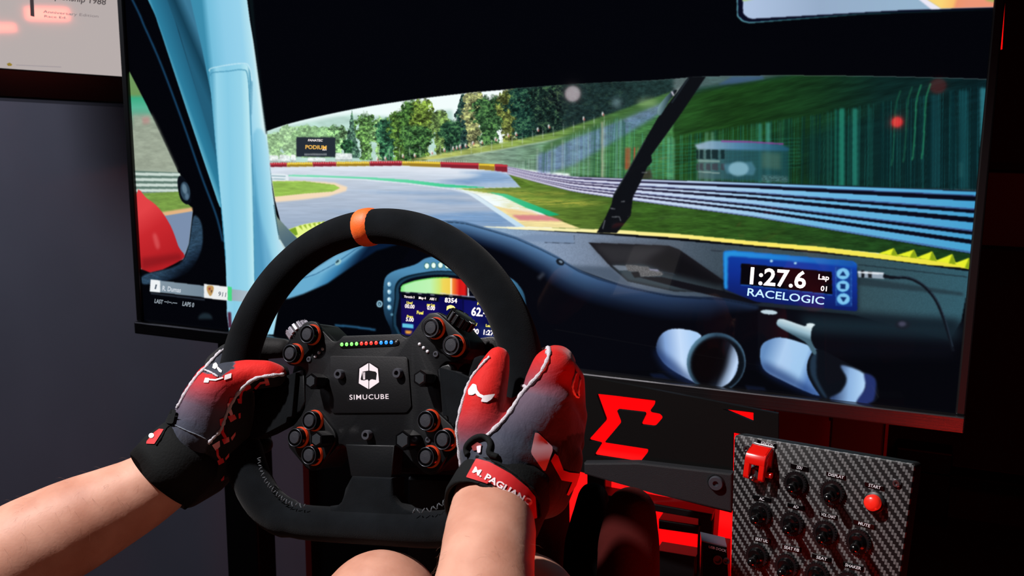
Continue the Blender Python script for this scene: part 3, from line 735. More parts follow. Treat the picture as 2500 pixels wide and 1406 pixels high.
    P(cr(C_((466, 285), (478, 240), (540, 168), (575, 158), (560, 185), (530, 220), (486, 296)), 3, True), gdir(C_((470, 240))[0], C_((540, 260))[0], [(0, (130, 165, 170)), (.6, (60, 84, 92)), (1, (16, 20, 26))]), 1, 1)
    stroke(C_((545, 166), (556, 190)), 4, (210, 205, 220), .9, 1); stroke(C_((545, 230), (640, 92)), 3, (40, 52, 60), .8, 1); stroke(C_((225, 742), (300, 612), (400, 432)), 1.8, (60, 70, 74), .7, 1)
    for q in (((212, 862), (255, 862), (262, 885)), ((205, 815), (232, 818)), ((265, 778), (285, 776)), ((378, 616), (410, 616)), ((175, 880), (162, 930))): stroke(C_(*q), 2.4, (120, 124, 130), .8, 1)
    # rear-view mirror at the top
    P(rounded([(1797, -240), (1799, 40), (1812, 53), (1830, 57), (2100, 36), (2434, 24), (2444, -240)], 4), gx([(1797, (90, 150, 165)), (1900, (50, 100, 110)), (2200, (12, 34, 40)), (2440, (4, 8, 12))]), 1, 1)
    P(rounded([(1800, -240), (1802, 38), (1815, 50), (1832, 54), (2100, 33), (2434, 21), (2444, -240)], 4), (8, 10, 30), 1, 1)
    Mi = rounded([(1812, -150), (1814, 32), (1824, 42), (1834, 46), (2200, 25), (2428, 17), (2434, -150)], 4)
    P(Mi, gx([(1812, (176, 196, 226)), (2000, (150, 172, 200)), (2240, (150, 180, 205))]), 1, 1)
    P([(2232, -10), (2250, -10), (2300, 21), (2274, 23)], (235, 232, 245), 1, 1); P([(2250, -10), (2434, -40), (2430, 17), (2298, 21)], gdir((2300, 0), (2360, 18), [(0, (250, 214, 120)), (.45, (250, 190, 110)), (.6, (238, 150, 112)), (1, (236, 150, 120))]), 1, 1)
    P([(2380, -30), (2434, -40), (2431, 6), (2410, 2)], (150, 180, 90), .9, 2); P([(1812, -20), (1850, -20), (1840, -3), (1813, 3)], (170, 200, 100), 1, 2)
    # left side: door window
    P(A_((20, 285), (100, 440), (232, 722), (246, 740), (236, 800), (268, 850), (292, 882), (276, 1020), (252, 1085), (75, 1127)), gx([(0, (120, 160, 110)), (230, (110, 150, 90)), (240, (60, 170, 130)), (262, (90, 180, 150)), (300, (120, 150, 130)), (320, (150, 165, 150)), (415, (160, 172, 156))], 1), 1, 1)
    win = dict(tex=None)
    P(A_((40, 480), (120, 480), (150, 540), (230, 715), (48, 712)), noisy((156, 166, 148), 20, 8, .12), .9, 5); P(A_((80, 492), (110, 488), (112, 515), (84, 520)), (190, 130, 130), .6, 4)
    P(A_((47, 714), (232, 722), (246, 742), (238, 802), (52, 810)), (96, 122, 112), 1, 1)
    for k in range(4):
        y = 722 + k * 23; P(A_((47, y), (240, y + 3 - k), (240, y + 15 - k), (48, y + 12)), (206, 222, 214), .95, 1)
    P(A_((52, 810), (238, 802), (268, 850), (290, 870), (180, 892), (58, 880)), noisy((120, 156, 72), 20, 6, .15), 1, 1); P(A_((160, 888), (290, 868), (292, 886), (180, 904)), (226, 178, 130), 1, 2)
    P(A_((160, 906), (292, 884), (276, 1020), (252, 1085), (230, 1090)), (122, 142, 172), 1, 1)
    P(cr(A_((58, 812), (100, 830), (150, 870), (200, 945), (232, 1030), (250, 1084), (78, 1126)), 4, True), gdir(A_((90, 880))[0], A_((210, 1060))[0], [(0, (226, 66, 70)), (.4, (200, 40, 46)), (1, (180, 30, 36))]), 1, 1)
    P(cr(A_((125, 985), (140, 980), (155, 1030), (140, 1040)), 3, True), (232, 120, 120), .45, 4); P(A_((78, 1080), (240, 1060), (250, 1086), (80, 1126)), (110, 18, 24), .5, 6)
    P(cr(A_((228, 760), (240, 735), (262, 752), (280, 790), (285, 840), (268, 856), (240, 830)), 4, True), (8, 12, 20), 1, 1)
    P(A_(*ell(261, 800, 20, 40, -.15)), (44, 66, 84), 1, 1); P(A_(*ell(258, 790, 10, 22, -.2)), (120, 150, 170), .7, 2); P(A_(*ell(268, 822, 8, 14)), (110, 140, 165), .6, 2)
    P(cr(A_((296, 905), (330, 940), (330, 1040), (290, 1120), (220, 1165), (90, 1190), (90, 1150), (230, 1110), (275, 1030)), 4, True), noisy(gdir(A_((280, 1040))[0], A_((320, 1090))[0], [(0, (48, 76, 100)), (.6, (26, 44, 64)), (1, (8, 14, 24))]), 8, 3, .3), .9, 2)
    P(A_(*ell(345, 1335, 30, 26, 0, 24, PI, 2 * PI)), (34, 50, 60), .8, 3)
    # roll cage tubes
    stroke(cr(A_((-200, -470), (40, 0), (90, 110), (160, 270), (250, 510), (330, 740), (390, 900), (418, 1010))), 4.2, (26, 74, 112), .9, 2)
    P(cr(A_((-130, -470), (10, -470), (190, 0), (232, 130), (300, 350), (405, 690), (412, 870), (370, 765), (300, 560), (200, 260), (150, 110), (105, 0)), 4, True), gdir(A_((250, 420))[0], A_((320, 395))[0], [(0, (96, 178, 204)), (.25, (44, 124, 156)), (1, (34, 98, 128))]), 1, 1)
    P(A_((30, -470), (200, -470), (290, 0), (335, 200), (375, 420), (404, 700), (300, 360), (232, 130), (185, 0)), gdir(A_((260, 200))[0], A_((330, 170))[0], [(0, (34, 92, 120)), (.5, (20, 62, 84)), (1, (60, 120, 150))]), 1, 2)
    main = A_((190, -470), (470, -470), (520, 0), (532, 90), (548, 180), (580, 400), (602, 560), (625, 800), (655, 1000), (690, 1052), (652, 1284), (630, 1400), (450, 1400), (430, 1100), (400, 750), (370, 400), (330, 200), (283, 0))
    P(main, gdir(A_((340, 120))[0], A_((545, 100))[0], [(0, (60, 140, 172)), (.12, (116, 190, 220)), (.4, (140, 204, 232)), (.75, (150, 210, 236)), (.92, (180, 226, 240)), (1, (214, 240, 244))]), 1, 1)
    P(A_((470, -470), (500, -470), (545, 0), (556, 150), (604, 560), (598, 560), (548, 180)), (10, 20, 24), .8, 2)
    P(cr(A_((545, 560), (600, 570), (626, 800), (655, 1000), (688, 1060), (646, 1290), (560, 1400), (548, 1100), (548, 800)), 3, True), gdir(A_((550, 800))[0], A_((640, 790))[0], [(0, (70, 148, 184)), (.2, (120, 190, 220)), (.7, (160, 216, 236)), (1, (190, 226, 240))]), .9, 3)
    P(A_((548, 820), (600, 1000), (640, 1150), (560, 1300), (552, 1100)), (84, 150, 190), .5, 6)
    P(cr(A_((362, 305), (375, 285), (430, 280), (500, 266), (528, 285), (538, 330), (532, 480), (545, 800), (552, 1180), (560, 1400), (448, 1410), (430, 1060), (402, 750), (372, 420)), 3, True), gdir(A_((380, 560))[0], A_((540, 555))[0], [(0, (94, 170, 200)), (.12, (150, 212, 234)), (.4, (136, 204, 230)), (.75, (150, 212, 234)), (.93, (186, 232, 242)), (1, (90, 160, 190))]), 1, 1)
    stroke(cr(A_((366, 318), (376, 304), (440, 298), (500, 292), (522, 318), (534, 480), (546, 800), (552, 1180))), 2.6, (70, 144, 176), .8, 1); stroke(cr(A_((362, 300), (376, 284), (500, 265), (530, 284), (540, 340))), 2.4, (208, 238, 246), .8, 1)
    stroke(cr(A_((540, 340), (536, 480))), 3, (60, 130, 164), .7, 2)
    P(F_((655, 180), (690, 255), (760, 330), (830, 405), (945, 520), (780, 645), (715, 530), (690, 400)), gdir(F_((680, 300))[0], F_((820, 560))[0], [(0, (120, 140, 130)), (.5, (94, 118, 126)), (1, (78, 104, 118))]), 1, 1)
    stroke(F_((700, 470), (714, 525), (785, 640)), 3, (214, 236, 232), .9, 1); stroke(F_((645, 100), (690, 390), (714, 525)), 2, (40, 90, 110), .8, 1)
    P(F_((380, 1280), (720, 1280), (690, 1410), (300, 1410)), (3, 5, 12), 0, 2)
    P([(668, 740), (700, 735), (690, 860), (640, 880)], (50, 110, 140), .0, 4)
    # race information bar
    bar = [(368, 682), (660, 717), (660, 744), (366, 711)]
    P(bar, gdir((368, 690), (650, 720), [(0, (140, 158, 172)), (.45, (120, 140, 156)), (.47, (120, 140, 156)), (1, (196, 208, 216))]), .96, 1)
    P([(368, 682), (391, 685), (391, 714), (366, 711)], (238, 242, 244), 1, 1); P([(498, 693), (556, 700), (556, 734), (498, 727)], (236, 238, 238), 1, 1); P([(556, 699), (566, 701), (566, 735), (556, 733)], (70, 216, 130), 1, 1)
    P([(368, 714), (500, 730), (500, 734), (368, 718)], (60, 70, 84), .6, 1)
    P(cr([(506, 698), (520, 698), (521, 710), (514, 723), (506, 712)], 3, True), (190, 150, 90), 1, 1); P([(509, 702), (514, 702), (514, 708), (509, 708)], (150, 50, 46), .8, 1); P([(514, 709), (519, 708), (516, 716)], (60, 40, 40), .8, 1)
    P([(556, 762), (564, 762), (566, 800), (558, 800)], (70, 16, 40), .9, 2)


def screen_image():
    paint_scene(); paint_cockpit()
    im = bpy.data.images.new('race_picture', TW, TH, alpha=False)
    a = np.ones((TH, TW, 4), np.float32); a[..., :3] = np.clip(IMG, 0, 255) / 255
    im.pixels.foreach_set(a[::-1].ravel()); im.update(); im.pack()
    return im
# ------------------------------------------------------------------ materials
M_BLACK = mat('black_plastic', (9, 9, 11), .45)
M_GLOSS = mat('gloss_black', (6, 6, 7), .18)
M_ALU = mat('black_anodised', (15, 15, 17), .38, .3, bump=(900, .08))
M_SUEDE = mat('black_suede', (14, 17, 20), 1., spec=.05, sheen=.05, bump=(1400, .25), var=(38, .28))
M_STEEL = mat('steel', (150, 150, 155), .28, 1.)
M_DSTEEL = mat('dark_screw', (74, 76, 84), .35, .35)
M_WHITE = mat('white_print', (238, 230, 236), .5)
M_WPAINT = mat('label_print', (215, 215, 220), .6)
M_PLATE = mat('wheel_plate', (9, 11, 14), .5, .1, spec=.3, bump=(700, .06), var=(60, .12))
M_POD = mat('button_pod', (11, 13, 15), .42, .1, spec=.35)
M_CAP = mat('button_cap', (38, 40, 47), .5, bump=(1500, .1))
M_ORING = mat('orange_light_ring', (190, 52, 12), .5, emit=(200, 62, 14), es=.07)
M_ORANGE = mat('orange_marker', (244, 100, 8), .55, sheen=.1, bump=(900, .1))
M_GREYDOT = mat('milky_dot', (205, 205, 212), .3)
M_WALL = mat('grey_partition', (150, 150, 166), .85, bump=(60, .05), var=(2.2, .1))
M_DARKWALL = mat('dark_partition', (44, 34, 34), .85, var=(3, .2))
M_FLOOR = mat('dark_carpet', (26, 25, 27), .95, bump=(300, .4))

# ------------------------------------------------------------------ the room
def struct(name, bm, m, parent=None):
    o = obj(name, bm, m, parent); o['kind'] = 'structure'; return o


struct('floor', box((0, 1.0, -.03), (8, 7, .06)), M_FLOOR)
_e = Frame((0, 1.54, 0), (1, 0, 0), (0, 0, 1), (0, -1, 0)).px(738, 1100)[0]
struct('wall_back', box((_e - 1.2, 1.58, 1.5), (2.4, .08, 3)), M_WALL)
_g = Frame((0, 1.56, 0), (1, 0, 0), (0, 0, 1), (0, -1, 0)).px(1000, 1100)[0]
struct('dark_gap_sheet', box(((_e + _g) / 2, 1.585, 1.0), (_g - _e, .05, 2.0)), M_BLACK)  # black sheet added to keep the gap behind the wheel dark
struct('wall_right', box((1.2, 2.75, 1.5), (5.4, .1, 3)), M_DARKWALL)
struct('wall_left', box((-3.0, 1.0, 1.5), (.1, 7, 3)), M_WALL)
struct('ceiling', box((0, 1.0, 3.03), (8, 7, .06)), mat('ceiling_black', (16, 16, 18), .9))
# dark posts and rails of the partition on the right
st = Frame((0, 2.66, 0), (1, 0, 0), (0, 0, 1), (0, -1, 0))
def rect_px(fr, x0, y0, x1, y1, w=0.):
    a = fr.px(x0, y0, w); b = fr.px(x1, y1, w)
    return ((a[0] + b[0]) / 2, (a[1] + b[1]) / 2, abs(b[0] - a[0]), abs(b[1] - a[1]))
for q in ((2405, 415, 2640, 610), (2190, 1080, 2270, 1700), (2200, 1135, 2640, 1190)):
    cx, cy, sx, sy = rect_px(st, *q)
    t_ = struct('trim_1', box((cx, 2.66, CAMZ + cy - CAMZ), (sx, .08, sy), .004), M_BLACK)

# ------------------------------------------------------------------ game monitor
gm = thing('game_monitor', 'large black-framed monitor showing a racing car cockpit and race track behind the steering wheel', 'monitor', SCR.M)
img = screen_image()
m = bpy.data.materials.new('race_screen'); m.use_nodes = True
nt = m.node_tree; b = nt.nodes['Principled BSDF']
b.inputs['Base Color'].default_value = (.001, .001, .0012, 1); b.inputs['Roughness'].default_value = .035; b.inputs['Specular IOR Level'].default_value = .3
ti = nt.nodes.new('ShaderNodeTexImage'); ti.image = img; ti.extension = 'EXTEND'
uvn = nt.nodes.new('ShaderNodeUVMap'); uvn.uv_map = 'uv'
nt.links.new(uvn.outputs['UV'], ti.inputs['Vector'])
nt.links.new(ti.outputs['Color'], b.inputs['Emission Color']); b.inputs['Emission Strength'].default_value = 1.0
bm = bmesh.new()
vs = [bm.verts.new(p) for p in ((-SW / 2, 0, 0), (SW / 2, 0, 0), (SW / 2, SH, 0), (-SW / 2, SH, 0))]
f = bm.faces.new(vs); ul = bm.loops.layers.uv.new('uv')
for l, q in zip(f.loops, ((0, 0), (1, 0), (1, 1), (0, 1))): l[ul].uv = q
me = bpy.data.meshes.new('screen_panel'); bm.to_mesh(me); bm.free(); me.materials.append(m)
sp = bpy.data.objects.new('screen_panel', me); C.objects.link(sp); sp.parent = gm
BZ, BB = .011, .020
M_BEZ = mat('brushed_bezel', (104, 104, 108), .34, 1., spec=.5)
nt2 = M_BEZ.node_tree; tcn = nt2.nodes.new('ShaderNodeTexCoord'); mp = nt2.nodes.new('ShaderNodeMapping'); mp.inputs['Scale'].default_value = (6, 900, 900)
nz = nt2.nodes.new('ShaderNodeTexNoise'); nz.inputs['Scale'].default_value = 1; nz.inputs['Detail'].default_value = 4
bpn = nt2.nodes.new('ShaderNodeBump'); bpn.inputs['Strength'].default_value = .25; bpn.inputs['Distance'].default_value = .001
for a_, c_ in ((tcn.outputs['Object'], mp.inputs['Vector']), (mp.outputs['Vector'], nz.inputs['Vector']), (nz.outputs['Fac'], bpn.inputs['Height']), (bpn.outputs['Normal'], nt2.nodes['Principled BSDF'].inputs['Normal'])): nt2.links.new(a_, c_)
obj('bottom_bezel', box((0, -BB / 2, -.003), (SW + 2 * BZ, BB, .03), .002), M_BEZ, gm)
obj('top_bezel', box((0, SH + BZ / 2, -.005), (SW + 2 * BZ, BZ, .022), .002), M_BLACK, gm)
for s in (-1, 1): obj('side_bezel', box((s * (SW / 2 + BZ / 2), SH / 2, -.005), (BZ, SH, .022), .002), M_BLACK, gm)
obj('rear_housing', box((0, SH / 2, -.033), (SW + .01, SH + .01, .04), .008), M_BLACK, gm)
M_TXT = mat('screen_white_text', (250, 240, 238), .3, emit=(252, 244, 242), es=1.)
M_TXTY = mat('screen_yellow_text', (230, 220, 90), .3, emit=(238, 226, 90), es=1.)
M_TXTO = mat('screen_orange_text', (220, 170, 80), .3, emit=(226, 176, 84), es=1.)
M_TXTB = mat('screen_blue_text', (150, 190, 230), .3, emit=(172, 206, 236), es=1.)
M_TXTG = mat('screen_grey_text', (90, 100, 110), .3, emit=(96, 108, 120), es=1.)


def lettering(name, items, fr, parent, m, w):
    for it in items:
        acc = ([], []); s, p0, p1, h = it[:4]
        add_text(acc, fr, s, p0, p1, h, w, it[4] if len(it) > 4 else 0., it[5] if len(it) > 5 else None)
        obj(name, acc, m, parent)


TW_ = .0006
D1 = lambda x, y: D_((x, y))[0]; E1 = lambda x, y: E_((x, y))[0]; B1 = lambda x, y: B_((x, y))[0]
VUP = (-.075, -1)
lettering('lap_time_lettering', [('1:27.6', D1(1212, 293), D1(1474, 314), 42, .02), ('Lap', D1(1534, 272), D1(1584, 277), 13, .015), ('01', D1(1545, 326), D1(1573, 329), 12.5, .01)], SCR, gm, M_TXT, TW_)
lettering('timer_brand_lettering', [('RACELOGIC', D1(1200, 349), D1(1560, 392), 19.5, .006)], SCR, gm, M_TXTB, TW_)
lettering('dash_lettering', [('00.00', E1(1260, 706), E1(1326, 712), 9.5, .025), ('0.00', E1(1413, 718), E1(1466, 723), 9.8, .025), ('5.00', E1(1267, 797), E1(1320, 802), 9.5, .025), ('62.4', E1(1716, 758), E1(1830, 768), 21, .02),
                             ('8354', E1(1534, 668), E1(1618, 674), 11.5, .02), ('Throttle 3', E1(1254, 636), E1(1326, 642), 5.4, .02), ('Map 4', E1(1356, 645), E1(1404, 649), 6, .02), ('ABS 1', E1(1430, 652), E1(1474, 656), 6, .02),
                             ('1:27.6', E1(1800, 890), E1(1900, 900), 12.5, .02), ('0.00', E1(1690, 880), E1(1766, 888), 13, .02), ('Race', E1(1852, 968), E1(1910, 974), 9, .02)], SCR, gm, M_TXT, TW_)
lettering('dash_yellow_lettering', [('Used', E1(1272, 678), E1(1312, 681), 6, .03), ('per Lap', E1(1412, 691), E1(1466, 696), 6, .03), ('Fuel', E1(1342, 748), E1(1386, 752), 8, .03), ('Press', E1(1274, 772), E1(1316, 776), 6, .03), ('Fuel', E1(1758, 686), E1(1806, 691), 7, .02), ('Lap Diff', E1(1676, 823), E1(1756, 830), 6.5, .025), ('Last', E1(1816, 836), E1(1856, 840), 6.5, .02)], SCR, gm, M_TXTY, TW_)
lettering('gear_lettering', [('2', E1(1538, 795), E1(1610, 802), 40, .02)], SCR, gm, mat('gear_text', (250, 240, 130), .3, emit=(252, 242, 140), es=1.), TW_)
lettering('board_orange_lettering', [('PODIUM', B1(404, 592), B1(548, 596), 9.5, .03)], SCR, gm, M_TXTO, TW_)
lettering('board_white_lettering', [('FANATEC', B1(422, 541), B1(520, 543), 5.5, .02, (.18, -1)), ('DD1', B1(520, 603), B1(546, 604), 3, .03)], SCR, gm, M_TXT, TW_)
lettering('race_bar_lettering', [('R. Dumas', (396, 709), (441, 714), 12, .015)], SCR, gm, mat('bar_text', (205, 212, 220), .3, emit=(206, 214, 222), es=1.), TW_)
lettering('race_bar_dark_lettering', [('911', (532, 722), (551, 725), 11, .02), ('1', (377, 705), (381, 706), 12, .02)], SCR, gm, M_TXTG, TW_)
lettering('lap_count_lettering', [('LAST', (377, 739), (397, 742), 10, .015), ('--:--.---', (401, 739), (432, 743), 9, .015), ('LAPS 0', (445, 746), (473, 750), 11, .015)], SCR, gm, mat('lap_text', (150, 160, 170), .3, emit=(152, 164, 174), es=1.), TW_)

# stand of the game monitor: two uprights with feet and a cross rail
stand = thing('monitor_stand', 'black floor stand with two square uprights carrying the large racing monitor', 'stand', Matrix.Translation((SCR.O.x, 1.305, 0)))
fr = Frame((SCR.O.x, 1.275, 0), (1, 0, 0), (0, 0, 1), (0, -1, 0))
xl = (fr.px(508, 900)[0] + fr.px(628, 900)[0]) / 2
for s, x in ((-1, xl), (1, -xl + .02)):
    obj('upright', box((x, 0, .46), (.066, .05, .92), .003), M_BLACK, stand)
    obj('foot', box((x, -.04, .02), (.07, .34, .04), .004), M_BLACK, stand)
obj('cross_rail', box((0, .01, .73), (1.0, .03, .08), .003), M_BLACK, stand)

# ------------------------------------------------------------------ presentation monitor on the left
PM = Frame(cam_pt(150, 100, 1.76), CR - CF * .05, -CD, -CF - CR * .05)
def plane_poly(fr, pts, w=0.): return [fr.px(x, y, w) for x, y in pts]
pm = thing('presentation_screen', 'wall screen with a white slide and red light reflections at the upper left', 'screen', PM.M)
SL = mat('slide_panel', (20, 20, 20), .06, emit=(182, 172, 170), es=1., spec=.6)
obj('slide_panel', prism(plane_poly(PM, [(-260, 148), (420, 195), (406, -190), (-280, -215)]), -.01, 0), SL, pm)
obj('bottom_bezel', prism(plane_poly(PM, [(-260, 149), (420, 196), (422, 262), (-260, 226)]), -.03, .008, .003), M_GLOSS, pm)
obj('top_bezel', prism(plane_poly(PM, [(-280, -216), (406, -191), (406, -225), (-280, -250)]), -.03, .008, .003), M_GLOSS, pm)
obj('rear_housing', prism(plane_poly(PM, [(-270, 220), (420, 255), (405, -220), (-278, -245)]), -.055, -.03, .01), M_BLACK, pm)
M_SLT = mat('slide_text', (60, 56, 58), .5, emit=(62, 58, 60), es=.6)
obj('slide_bar', prism(plane_poly(PM, [(71, -80), (79, -80), (84, 41), (75, 39)]), 0, .001), M_SLT, pm)
lettering('slide_heading', [('Championship 1988', (80, -8), (258, 12), 15, .01)], PM, pm, M_SLT, .001)
lettering('slide_small_lettering', [('Anniversary Edition', (105, 31), (240, 43), 7), ('Race Ed.', (108, 42), (162, 46), 6)], PM, pm, mat('slide_grey_text', (110, 104, 106), .5, emit=(120, 112, 114), es=.9), .001)
obj('slide_badge', prism(plane_poly(PM, [(17, 156), (24, 153), (30, 157), (28, 161), (20, 161)]), 0, .001), mat('badge_yellow', (150, 130, 30), .5, emit=(150, 128, 40), es=.8), pm)
obj('slide_footer_line', prism(plane_poly(PM, [(40, 158), (150, 163), (150, 165), (40, 160)]), 0, .001), mat('footer_grey', (150, 144, 146), .5, emit=(150, 144, 146), es=1.), pm)

# ------------------------------------------------------------------ rig behind the wheel: backlit panel, plate with the emblem, frame
RG = Frame((-.1, 1.12, .5), (1, 0, 0), (0, 0, 1), (0, -1, 0))
LP = Frame((0, 1.30, 0), (1, 0, 0), (0, 0, 1), (0, -1, 0))
M_RED = mat('red_diffuser', (150, 10, 8), .5, emit=(255, 6, 10), es=1.1)
lp = thing('red_light_panel', 'bright red glowing light panel behind the black emblem plate of the rig', 'light panel', Matrix.Translation((.02, 1.32, .30)))
a = LP.px(1345, 950); c = LP.px(1846, 1420)
obj('diffuser', box(((a[0] + c[0]) / 2 - .02, -.02, (a[1] + c[1]) / 2 - .30), (c[0] - a[0], .012, a[1] - c[1])), M_RED, lp)
obj('panel_frame', box(((a[0] + c[0]) / 2 - .02, 0, (a[1] + c[1]) / 2 - .30), (c[0] - a[0] + .02, .02, a[1] - c[1] + .02), .003), M_BLACK, lp)
H_ = Zf(1400, 940, 3.018)
pl = thing('emblem_plate', 'black rig plate with a red sigma-shaped cut-out and a round bolt', 'plate', RG.M)
outer = [(1225, 880), (1900, 1010), (1900, 1078), (1790, 1056), (1786, 1252), (1560, 1195), (1425, 1154), (1225, 1100)]
sig = rounded(H_((168, 64), (604, 110), (600, 140), (566, 186), (576, 200), (640, 212), (660, 236), (598, 308), (494, 296), (530, 222), (524, 206), (318, 182), (354, 272), (228, 422), (552, 472), (548, 494), (486, 572), (150, 520), (206, 432), (108, 408), (240, 262)), 5.5, 4)
tri = H_((1096, 176), (1326, 198), (1326, 272))
pts, segs, idx = [], [], 0
def loop2(q):
    global idx
    n = len(q); pts.extend(Vector(RG.px(*p)) for p in q); r = list(range(idx, idx + n)); idx += n; return r
lo = loop2(outer); ls = loop2(sig); lt = loop2(tri)
edges = [(l[i], l[(i + 1) % len(l)]) for l in (lo, ls, lt) for i in range(len(l))]
vv, ee, ff, *_ = geometry.delaunay_2d_cdt(pts, edges, [], 1, 1e-7)
sp2 = [RG.px(*p) for p in sig]; tp2 = [RG.px(*p) for p in tri]
def inside(p, poly):
    c_ = False
    for (ax, ay), (bx, by) in zip(poly, poly[1:] + poly[:1]):
        if (ay > p[1]) != (by > p[1]) and p[0] < ax + (p[1] - ay) * (bx - ax) / (by - ay): c_ = not c_
    return c_
bm = bmesh.new(); bv = [bm.verts.new((p.x, p.y, 0)) for p in vv]
for f in ff:
    g = sum((vv[i] for i in f), Vector((0, 0))) / 3
    if inside(g, sp2) or inside(g, tp2): continue
    bm.faces.new([bv[i] for i in f])
bmesh.ops.delete(bm, geom=[v for v in bm.verts if not v.link_faces], context='VERTS')
r = bmesh.ops.extrude_face_region(bm, geom=bm.faces[:])
for e in r['geom']:
    if isinstance(e, bmesh.types.BMVert): e.co.z = -.006
M_RIGP = mat('powder_coat', (3, 3, 3), .7, spec=.2)
obj('plate_body', bm, M_RIGP, pl)
strip = [(1425, 1131), (1556, 1130), (1787, 1157), (1786, 1251), (1600, 1206), (1426, 1158)]
obj('lower_flange', prism(plane_poly(RG, strip, .012), .0, .012, .002), mat('flange_coat', (18, 20, 25), .7, bump=(1600, .35)), pl)
bu = RG.px(1748, 1179, .014)
bo = obj('bolt', lathe([(.0, .012), (.0082, .012), (.0086, .0135), (.0086, .016), (.0078, .0172), (.0034, .0172), (.0034, .0145), (.0, .0145)], (bu[0], bu[1], 0), seg=28, cap=False), M_DSTEEL, pl, 40)
obj('washer', lathe([(.0, .0118), (.0102, .0118), (.0102, .0128), (.0, .0128)], (bu[0], bu[1] - .0006, 0), seg=28, cap=False), M_BLACK, bo, 40)

rf = thing('racing_rig', 'black aluminium racing rig with beams in front of the red light panel', 'rig', Matrix.Translation((.05, 1.2, 0)))
FRM = Frame((0, 1.2, 0), (1, 0, 0), (0, 0, 1), (0, -1, 0))
def beam(name, q, dep=.03, y=0., m=None):
    poly = plane_poly(FRM, q)
    bm = prism([(p[0] - .05, p[1]) for p in poly], -dep / 2, dep / 2, .0015)
    for v in bm.verts: v.co = Vector((v.co.x, -v.co.z + y, v.co.y))
    return obj(name, bm, m or M_ALU, rf)
M_REDD = mat('red_lit_paint', (120, 14, 12), .6)
beam('cross_beam', [(1475, 1197), (1745, 1245), (1742, 1262), (1475, 1216)])
beam('cross_beam', [(1610, 1265), (1712, 1280), (1708, 1302), (1610, 1288)], .03, .01)
beam('cross_beam', [(1605, 1340), (1700, 1356), (1696, 1420), (1600, 1420)], .03, .01)
beam('leg_post', [(1705, 1240), (1745, 1245), (1738, 1340), (1770, 1345), (1770, 1700), (1690, 1700)], .04, .02)
beam('side_rail', [(1430, 1160), (1475, 1168), (1470, 1480), (1430, 1480)], .03, .02)
beam('side_rail', [(1840, 950), (1935, 960), (1935, 1080), (1840, 1075)], .03, .15)
beam('side_rail', [(1990, 990), (2055, 1000), (2070, 1120), (2000, 1105)], .03, .15)
beam('front_leg', [(1800, 1480), (2100, 1540), (2100, 1700), (1800, 1700)], .05, .0)
cab = [(1640, 1356), (1652, 1338), (1668, 1322), (1688, 1312), (1700, 1316), (1706, 1330), (1716, 1356), (1724, 1400)]
cc = thing('black_cable', 'thin black cable looping across the glowing red panel below the plate', 'cable', Matrix.Translation((0, 1.3, .3)))
obj('cable_cord', tube([Vector((*[k for k in (LP.px(x, y)[0], 0)], LP.px(x, y)[1] - .30)) for x, y in cr(cab, 5)], .0028, 8), M_BLACK, cc, True)
# added board between the rails, its red stands in for red-lit wall
_f = Frame((0, 1.75, 0), (1, 0, 0), (0, 0, 1), (0, -1, 0)); _a, _b = _f.px(1800, 1060), _f.px(2168, 1060)
rp = box(((_a[0] + _b[0]) / 2, 1.75, .36), (_b[0] - _a[0], .02, .9)); tag(obj('red_glow_board', rp, mat('red_glow_board', (190, 16, 14), .7, var=(8, .2))), 'added board behind the switch panel, coloured red in place of red light on the wall', 'board')

# red led strip glowing beside the monitor's right edge
ls0, ls1 = cam_pt(2452, -70, 1.42), cam_pt(2441, 120, 1.42)
tag(obj('led_strip', tube([ls0, ls0.lerp(ls1, .5), ls1], .0032, 10), mat('led_red', (200, 10, 10), .4, emit=(255, 16, 14), es=1.), None, True), 'short glowing red led strip at the upper right edge of the racing monitor', 'led strip')
# small usb hub
UH = Frame(cam_pt(1745, 1360, .9), CR + CD * .10 - CF * .2, -CD, -CF - CR * .2)
uh = thing('cable_hub', 'small black hub box with white lettering left of the switch panel', 'hub', UH.M)
q = plane_poly(UH, [(1714, 1322), (1776, 1334), (1776, 1440), (1706, 1436)])
obj('hub_case', prism(q, -.03, 0, .0015), M_GLOSS, uh)
lettering('hub_lettering', [('USB DOCK', (1731, 1338), (1774, 1347), 6.2, .015)], UH, uh, mat('hub_print', (150, 150, 160), .5), .0006)
obj('hub_edge', prism(plane_poly(UH, [(1714, 1320), (1776, 1332), (1776, 1335), (1714, 1323)], .001), -.03, .0012), mat('hub_edge', (120, 120, 135), .3, .6), uh)
p = UH.px(1752, 1366); obj('hub_jack', lathe([(0, 0), (.0042, 0), (.0042, .0016), (.0028, .0016), (.0028, .0004), (0, .0004)], (p[0], p[1], 0), seg=20, cap=False), M_DSTEEL, uh)
p = UH.px(1773, 1368); obj('hub_jack', lathe([(0, 0), (.003, 0), (.003, .0016), (.002, .0016), (.002, .0004), (0, .0004)], (p[0], p[1], 0), seg=20, cap=False), M_DSTEEL, uh)

